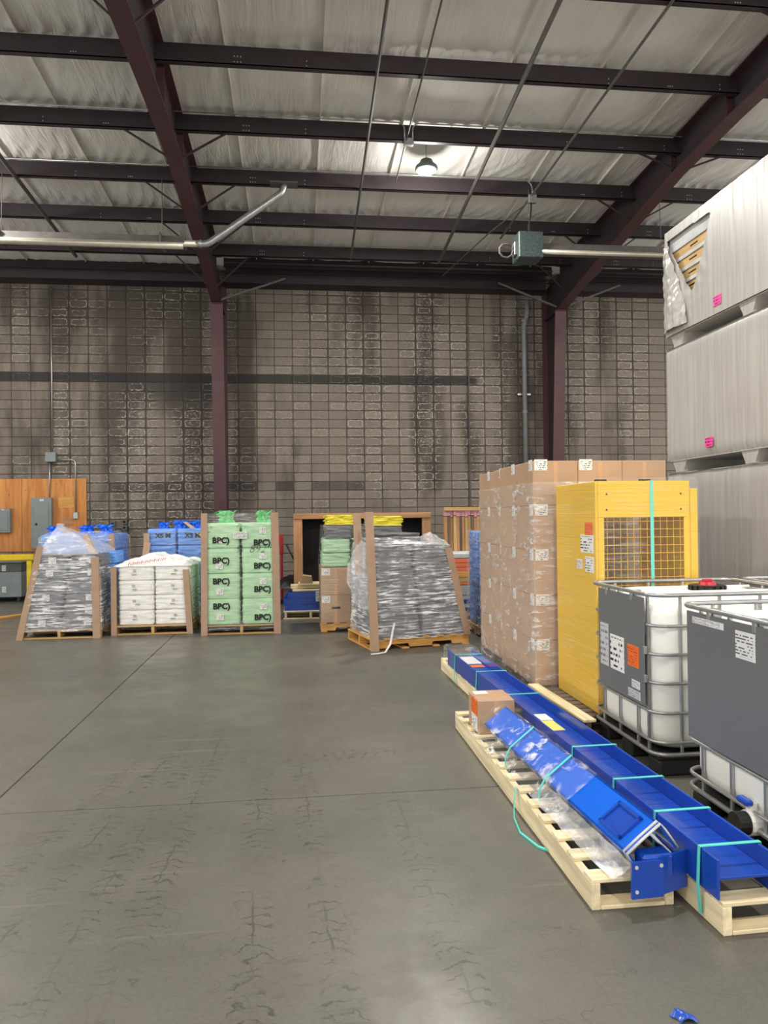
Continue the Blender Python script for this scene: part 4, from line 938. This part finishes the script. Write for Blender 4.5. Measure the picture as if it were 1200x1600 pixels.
wrap('clear stretch film wound around the yellow machine guard', [(.14, KX-.012, KX+kw+.09, KY-.014, KY+kd+.012), (1.9, KX-.012, KX+kw+.09, KY-.014, KY+kd+.012), (1.935, KX+.0, KX+kw+.07, KY+.02, KY+kd-.02)], 'film_fine', .006, seed=17, r=.02, freq=34)
# ------------------------------------------------------------------ L: white wrapped stacks
LX, LY0, LY1 = 4.30, 5.72, 8.17
def wrapped_unit(z0, z1, lab, torn=False):
    e = thing('wrapped_stack', lab, 'wrapped load', (LX, LY0, z0)); L = LY1-LY0; h = z1-z0; f = .14
    if not torn:
        def side(u_, v_):
            a = u_*L; return (.003*nz3(a*11, v_*1.5, z0)+.012*math.sin(v_*PI)*nz3(a*2, v_*2, z0+3)*-1+ (.02 if v_ > .985 or v_ < .015 else 0), a, f+(h-f)*v_)
        m = MB(); m.grid(side, 150, 24); m.build('film_side', 'white_film', e, True)
    m = MB(); m.bbox(.03, 1.25, .03, L-.02, f, h-.012, .02); m.build('load', 'white_film', e)
    m = MB(); m.grid(lambda a, b: (1.28*a, L-.0+.01*nz3(a*9, b*2, z0), f+(h-f)*b), 40, 16); m.build('film_end', 'white_film', e, True)
    m = MB(); m.grid(lambda a, b: (1.28*a, .0-.01*nz3(a*9, b*2, z0), f+(h-f)*b), 40, 16); m.build('film_end', 'white_film', e, True)
    m = MB(); m.grid(lambda a, b: (1.28*a, L*b, h-.006+.01*nz3(a*4, b*8, z0)), 20, 40); m.build('film_top', 'white_film', e, True)
    m = MB(); m.box(.02, 1.26, .02, L-.02, f-.012, f+.002); m.build('film_bottom', 'white_film', e)
    for (a, b) in ((L-.30, L-.12), (.84, 1.0), (.05, .2)):
        q = [(a-.07, f), (a, .02), (a, 0), (b, 0), (b, .02), (b+.07, f)]
        MB().prism(q, 'x', .03, 1.2).build('foot', 'white_film', e)
    return e, L, h, f
e1, L, h, f = wrapped_unit(0, 2.12, 'lowest white wrapped stack standing behind the yellow guard')
e2, L, h, f = wrapped_unit(2.128, 3.56, 'middle white wrapped stack with pink sticker between two others')
MB().bbox(-.022, -.016, L-.97, L-.83, f+.08, f+.18, .001).build('pink_sticker', 'label_pink', e2)
e3, L, h, f = wrapped_unit(3.57, 4.93, 'topmost white wrapped stack with torn film showing wood', True)
poly = [(L-.05, 1.25), (L-.5, 1.25), (L-.96, 1.23), (L-.91, 1.10), (L-.72, .71), (L-.59, .51), (L-.48, .65), (L-.16, 1.085), (L-.08, 1.15)]
def inside(y, z):
    c = False; n = len(poly)
    for i in range(n):
        (a, b), (p, q) = poly[i], poly[(i+1) % n]
        if (b > z) != (q > z) and y < (p-a)*(z-b)/(q-b)+a: c = not c
    return c
def side3(u_, v_):
    a = u_*L; z = f+(h-f)*v_; near = max(0, 1-abs((a-(L-.45))/.55)) * max(0, 1-abs((z-(h-.75))/.5))
    return (.003*nz3(a*11, v_*1.5, 9)-.02*near*(.6+nz3(a*9, z*9, 1)), a, z)
MB().grid(side3, 200, 90, lambda a, b: not inside(a*L, f+(h-f)*b)).build('film_side', 'white_film', e3, True)
e3ch = [c for c in e3.children if c.name.startswith('load')][0]; e3ch.scale = (1, 1, 1)
for ch in [e3ch]:
    me = MB(); me.bbox(.03, 1.25, .03, L-1.1, f, h-.012, .02); ch.data = me.mesh('load', 'white_film')
    me = MB(); me.bbox(.30, 1.25, L-1.1, L-.02, f, h-.012, .02); me.build('load', 'white_film', e3)
for k_ in range(7):
    z = h-.36-.145*k_
    MB().bbox(.05, .3, L-1.08, L-.03, z, z+.10, .004).build('wood_panel', 'wood_y_tan', e3); MB().bbox(.035, .3, L-1.08, L-.03, z+.1, z+.143, .004).build('white_panel', 'foam', e3)
    MB().bbox(.045, .052, L-.62+.02*k_, L-.47+.02*k_, z+.045, z+.058, .001).build('slot', 'void_black', e3)
MB().bbox(.04, .3, L-1.08, L-.03, h-.255, h-.03, .01).build('white_panel', 'foam', e3)
MB().bbox(-.008, -.003, L-1.14, L-1.0, f+.08, f+.18, .001).build('pink_sticker', 'label_pink', e3)
def crumple(u_, v_):
    y = L+.03-(.58-.10*abs(v_-.5))*u_*(1-v_*.8)-.02; z = f+.05+(1.13-f)*v_
    return (-.02-.05*math.sin(PI*u_)*(1-v_*.6)+.022*nz3(y*9, z*6, 5)+.012*nz3(y*24, z*16, 1), y+.02*nz3(z*9, 3, 3), z)
MB().grid(crumple, 40, 60).build('crumpled_film', 'white_film', e3, True)
# ------------------------------------------------------------------ M: IBC tanks
def loop(x0, x1, y0, y1, r, z, n=6):
    p = []
    for cx, cy, a0 in ((x1-r, y0+r, -PI/2), (x1-r, y1-r, 0), (x0+r, y1-r, PI/2), (x0+r, y0+r, PI)):
        for j in range(n+1): a = a0+PI/2*j/n; p.append((cx+r*math.cos(a), cy+r*math.sin(a), z))
    return p
def ibc(lab_, x, y, variant):
    X1, Y1, Hh = 1.10, .98, 1.14
    e = thing('bulk_tank', lab_, 'tank', (x, y, 0))
    # white bottle
    keys = [(.16, .07), (.19, .035), (.26, .022), (1.0, .022), (1.06, .035), (1.10, .08), (1.115, .16)]
    vs = []; n = 28
    for z, ins in keys: vs += loop(ins, X1-ins, ins, Y1-ins, .14, z)
    n = len(loop(0, 1, 0, 1, .1, 0)); m = MB(); m.add(vs, [(i*n+j, i*n+(j+1) % n, (i+1)*n+(j+1) % n, (i+1)*n+j) for i in range(len(keys)-1) for j in range(n)]+[tuple((len(keys)-1)*n+j for j in range(n)), tuple(range(n-1, -1, -1))])
    bt = m.build('bottle', 'hdpe', e, True)
    for yy in (.33, .63): MB().tube([(.06, yy, 1.118), (X1-.06, yy, 1.118)], .012, 6).build('moulded_rib', 'hdpe', bt, True)
    for z in (.215, .40, .585, .765, .945):
        MB().tube(loop(0, X1, 0, Y1, .10, z), .0105, 8, True).build('cage_hoop', 'galv', e, True)
    MB().tube(loop(-.012, X1+.012, -.012, Y1+.012, .11, Hh), .0135, 8, True).build('top_hoop', 'galv', e, True)
    MB().tube(loop(0, X1, 0, Y1, .10, .14), .014, 8, True).build('base_hoop', 'galv', e, True)
    for s in (.12, .27, .55, .82): MB().tube([(.012, s*Y1, .14), (.012, s*Y1, Hh-.01)], .012, 6).build('cage_post', 'galv', e)
    for s in (.12, .27, .55, .82): MB().tube([(X1-.012, s*Y1, .14), (X1-.012, s*Y1, Hh-.01)], .012, 6).build('cage_post', 'galv', e)
    for s in (.16, .4, .65, .88):
        MB().tube([(s*X1, .012, .14), (s*X1, .012, Hh-.01)], .012, 6).build('cage_post', 'galv', e)
        MB().tube([(s*X1, Y1-.012, .14), (s*X1, Y1-.012, Hh-.01)], .012, 6).build('cage_post', 'galv', e)
    for s in (.3, .7):
        MB().bbox(.0, .05, s*Y1-.02, s*Y1+.02, Hh-.04, Hh+.008, .004).build('clip', 'galv', e)
    # skid
    MB().bbox(.02, X1-.02, .02, Y1-.02, .10, .135, .01).build('skid_deck', 'skid', e)
    for yy in (.02, Y1/2-.08, Y1-.18): MB().bbox(.03, X1-.03, yy, yy+.16, 0, .10, .012).build('skid_runner', 'skid', e)
    cp = MB().cyl((X1*.58, Y1*.5, 1.115), .115, .035, 'z', 28).build('lid', 'black', e)
    for j in range(16):
        a = 2*PI*j/16; MB().box(-.012, .012, .105, .125, 1.112, 1.146, Matrix.Translation((X1*.58, Y1*.5, 0)) @ Matrix.Rotation(a, 4, 'Z')).build('grip', 'black', cp)
    MB().cyl((X1*.58, Y1*.5, 1.15), .06, .022, 'z', 20, .05).build('cap_plug', 'red', cp); MB().bbox(X1*.58-.035, X1*.58+.035, Y1*.5-.012, Y1*.5+.012, 1.17, 1.19, .004).build('cap_handle', 'red', cp)
    p0, p1 = (.11, .84) if variant == 1 else (.08, .92)
    p = MB().bbox(-.018, -.012, p0*Y1, p1*Y1, .42, 1.115, .002).build('name_plate', 'plate', e)
    for s in (.3, .7): MB().bbox(-.02, -.005, s*Y1-.015, s*Y1+.015, 1.08, 1.14, .003).build('plate_clip', 'galv', e)
    def st(mat, a, b, c, d, nm): MB().bbox(-.021, -.018, a, b, c, d, .0008).build(nm, mat, p)
    if variant == 1:
        st('label_grey', .65, .79, .57, .87, 'document_pouch'); st('label', .40, .62, .57, .81, 'shipping_label'); st('label_orange', .18, .345, .645, .785, 'orange_label')
        st('label_fine', .17, .29, .51, .56, 'small_label'); st('label_grey', .165, .345, .44, .495, 'data_label')
        for z in (.60, .78): MB().bbox(-.03, -.01, p0*Y1-.03, p0*Y1, z-.02, z+.03, .004).build('plate_latch', 'galv', e)
    else:
        st('label_fine', .54, .84, 1.055, 1.09, 'warning_strip'); st('label_fine', .28, .44, .94, 1.075, 'data_label')
        va = MB().cyl((-.03, .36, .16), .06, .10, 'x', 16).build('valve', 'hdpe', e)
        MB().cyl((-.09, .36, .16), .055, .07, 'x', 16).build('valve_cap', 'black', va); MB().bbox(-.045, -.005, .33, .42, .245, .275, .008).build('valve_handle', 'blue', va)
        MB().bbox(-.02, .02, .34, .38, .2, .26, .004).build('valve_stem', 'hdpe', va)
    return e
ibc('caged white bulk tank with orange label on its grey plate', 2.20, 4.38, 1)
ibc('caged white bulk tank with valve and two white labels on its grey plate', 2.15, 2.97, 2)
ibc('caged white bulk tank standing behind the orange-labelled one', 3.42, 4.42, 3)
# ------------------------------------------------------------------ N: long pallets with blue beams
A2 = math.radians(1.35)
P2 = pallet('long pale wooden pallet under the full-length blue channel beam', 0, .43, 0, 5.12, h=.13, wood='new', run='y', rz=A2, nb=20, ns=2, notch=False, origin=(1.625, 2.71, 0))
e = thing('steel_channel', 'long blue steel beam with raised edges strapped on the long pallet', 'beam', (1.625, 2.71, .13), A2)
b0, b1, y0, y1 = -.01, .25, .02, 4.75
MB().bbox(b0, b0+.012, y0, y1, .0, .16, .003).build('flange', 'blue', e); MB().bbox(b1-.012, b1, y0, y1, .0, .16, .003).build('flange', 'blue', e)
MB().bbox(b0+.012, b1-.012, y0+.015, y1, .07, .082, .002).build('web', 'blue', e)
MB().bbox(.10, .19, 2.30, 2.46, .0825, .084, .0005).build('white_label', 'label', e); MB().bbox(.09, .18, 2.05, 2.29, .0825, .084, .0005).build('yellow_label', 'label_yellow', e)
MB().box(b0+.02, b1-.02, y1-.45, y1-.1, .083, .09).build('paper_sheet', 'label', e); MB().box(b0+.05, b1-.03, y1-.6, y1-.5, .083, .085).build('orange_sticker', 'label_orange', e)
for k_ in range(10): MB().bbox(b0+.012, b1-.012, .35+.42*k_, .358+.42*k_, .082, .0835, .0005).build('weld_bead', 'blue', e)
for i, y in enumerate((.14, .5, .92, 1.46, 2.75, 3.6, 4.4)):
    q = [(-.022, y, -.11), (-.022, y, .0), (-.014, y, .163), (.255, y, .163), (.262, y, .0), (.262, y, -.0)]
    if i in (0,): q = [(-.012, y, -.11)]+q[1:]
    o = MB().tube(q, .01, 4, flat=(.013, .0025)).build('strap', 'strap', e)
m = wrap('clear film over the far end of the long blue beam', [(.02, -.03, .28, 4.45, 4.95), (.19, -.02, .27, 4.5, 4.92), (.21, .02, .24, 4.55, 4.85)], 'film_clear', .012, seed=21, top=True); m.location = (1.625, 2.71, .12); m.rotation_euler = (0, 0, A2)
# P1
P1 = pallet('shorter pale wooden pallet under the film-wrapped blue post', 0, .36, 0, 2.70, h=.13, wood='new', run='y', rz=0, nb=14, ns=2, notch=False, origin=(1.195, 2.96, 0))
e = thing('steel_post', 'bright blue steel post with angled base plates lying on the shorter pallet', 'post', (1.468, 2.93, .13), math.radians(3.0))
tilt = Matrix.Rotation(math.radians(38), 4, 'Y')
def bt(a, b, y0, y1, c, d): return (lambda m: m)(MB().box(a, b, y0, y1, c, d, Matrix.Translation((-.02, 0, .10)) @ tilt))
# left leg lies on the deck, bright top face faces up to the left
tl = Matrix.Translation((.03, 0, .215)) @ Matrix.Rotation(math.radians(-36), 4, 'Y')
MB().box(-.19, 0, .03, 2.0, -.010, 0, tl).build('web', 'blue2', e)
MB().box(-.19, -.18, .03, 2.0, -.07, 0, tl).build('left_lip', 'blue2', e)
tr = Matrix.Translation((.03, 0, .215)) @ Matrix.Rotation(math.radians(54), 4, 'Y')
MB().box(0, .13, .03, 2.0, -.010, 0, tr).build('right_lip', 'blue2', e)
# rectangular collar near the base
c_ = MB()
for (a, b, y0, y1) in ((-.165, -.03, .12, .135), (-.165, -.03, .30, .315), (-.165, -.15, .12, .315), (-.045, -.03, .12, .315)): c_.box(a, b, y0, y1, 0, .014, tl)
c_.build('slot_frame', 'blue', e)
MB().box(-.15, -.045, .135, .30, .0, .003, tl).build('slot_opening', 'blue', e)
MB().bbox(-.07, .07, -.016, .07, -.0, .105, .012).build('end_bracket', 'blue', e)
for yy in (.022, .05):
    pts = [Vector((-.195, yy, -.06)), Vector((-.19, yy, .0)), Vector((-.1, yy, .003)), Vector((0, yy, .003))]
    m = MB(); m.tube([tl @ p for p in pts]+[tr @ Vector((.03, yy, .003)), tr @ Vector((.13, yy, .002))], .006, 6, flat=(.008, .005)).build('foam_edge', 'foam', e, True)
MB().box(-.13, .01, -.03, -.018, -.06, .09).build('base_plate', 'blue', e)
MB().box(0, .15, -.006, .006, -.055, .10, Matrix.Translation((.0, -.022, 0)) @ Matrix.Rotation(math.radians(18), 4, 'Z')).build('base_plate', 'blue', e)
bm2 = MB()
for (x, z) in ((-.11, -.03), (-.11, .07), (.0, .07)): bm2.cyl((x, -.031, z), .008, -.003, 'y', 10)
bm2.build('bolt_holes', 'foam', e)
for y in (.9, 1.45): 
    q = [(-.16, y, -.12), (-.165, y, .05), tl @ Vector((-.19, y, .012)), tl @ Vector((0, y, .016)), tr @ Vector((.13, y, .008)), (.15, y, .0)]
    MB().tube(q, .01, 4, flat=(.012, .002)).build('strap', 'strap', e)
def pf(u_, v_):
    # film drawn tight over the far two thirds of the post
    y = .60+1.5*u_
    sec = [Vector((-.19, 0, .006)), tl @ Vector((-.205, 0, -.04)), tl @ Vector((-.195, 0, .012)), tl @ Vector((-.1, 0, .014)), tl @ Vector((0, 0, .014)), tr @ Vector((.02, 0, .012)), tr @ Vector((.14, 0, .010)), Vector((.165, 0, .01))]
    t = v_*(len(sec)-1); i = min(int(t), len(sec)-2); p = sec[i].lerp(sec[i+1], t-i)
    w1 = nz3(y*9+v_*5, v_*4, 4); return (p.x+.006*w1, y, p.z+max(-.004, .014*w1+.006*nz3(y*30, v_*14, 1)))
o = MB().grid(pf, 120, 35).build('stretch_wrap', 'film_shine', None, True, e.location, e.rotation_euler); tag(o, 'crinkled clear film draped over the blue post', 'plastic wrap')
o = MB().grid(lambda a, b: (-.20+.10*b+.01*nz3(a*9, b*3, 3), .02+.95*a, .008+.05*b*b+.006*nz3(a*12, b*4, 2)), 50, 10).build('foam_sheet', 'film_milky', None, True, e.location, e.rotation_euler); tag(o, 'translucent foam sheet under the left side of the blue post', 'foam')
o = MB().grid(lambda a, b: (.10+.08*b+.01*nz3(a*7, b*2, 6), .05+.6*a, .0+.05*(1-b)+.02*nz3(a*6, b*2, 2)+.02), 30, 8).build('foam_sheet', 'foam', None, True, e.location, e.rotation_euler); tag(o, 'white foam sheet sticking out on the right side of the blue post', 'foam')
e = carton(1.225, 5.02, .131, .26, .30, .235, 'small cardboard box with orange label on the far end of the shorter pallet', None, lab=False)
MB().bbox(-.003, 0, .03, .20, .115, .225, .0008).build('orange_label', 'label_orange', e); MB().bbox(-.003, 0, .03, .20, .01, .113, .0008).build('shipping_label', 'label', e); MB().bbox(.02, .12, .18, .27, .236, .238, .0005).build('packing_slip', 'label_fine', e)
o = MB().tube([(1.185, 4.0, .14), (1.165, 3.98, .06), (1.14, 3.9, .012), (1.12, 3.72, .008), (1.16, 3.55, .008), (1.195, 3.5, .01)], .008, 4, flat=(.01, .002)).build('loose_strap', 'strap', None, True); tag(o, 'loose teal strap end lying on the floor by the shorter pallet', 'strap')
o = MB().grid(lambda a, b: (1.20+.06*a+.01*math.sin(b*5), 2.26+.05*b, .004+.018*math.sin(PI*a)+.006*nz3(a*4, b*4, 1)), 8, 8).build('plastic_scrap', 'blue', None, True); tag(o, 'small scrap of blue plastic lying on the bare floor', 'scrap')
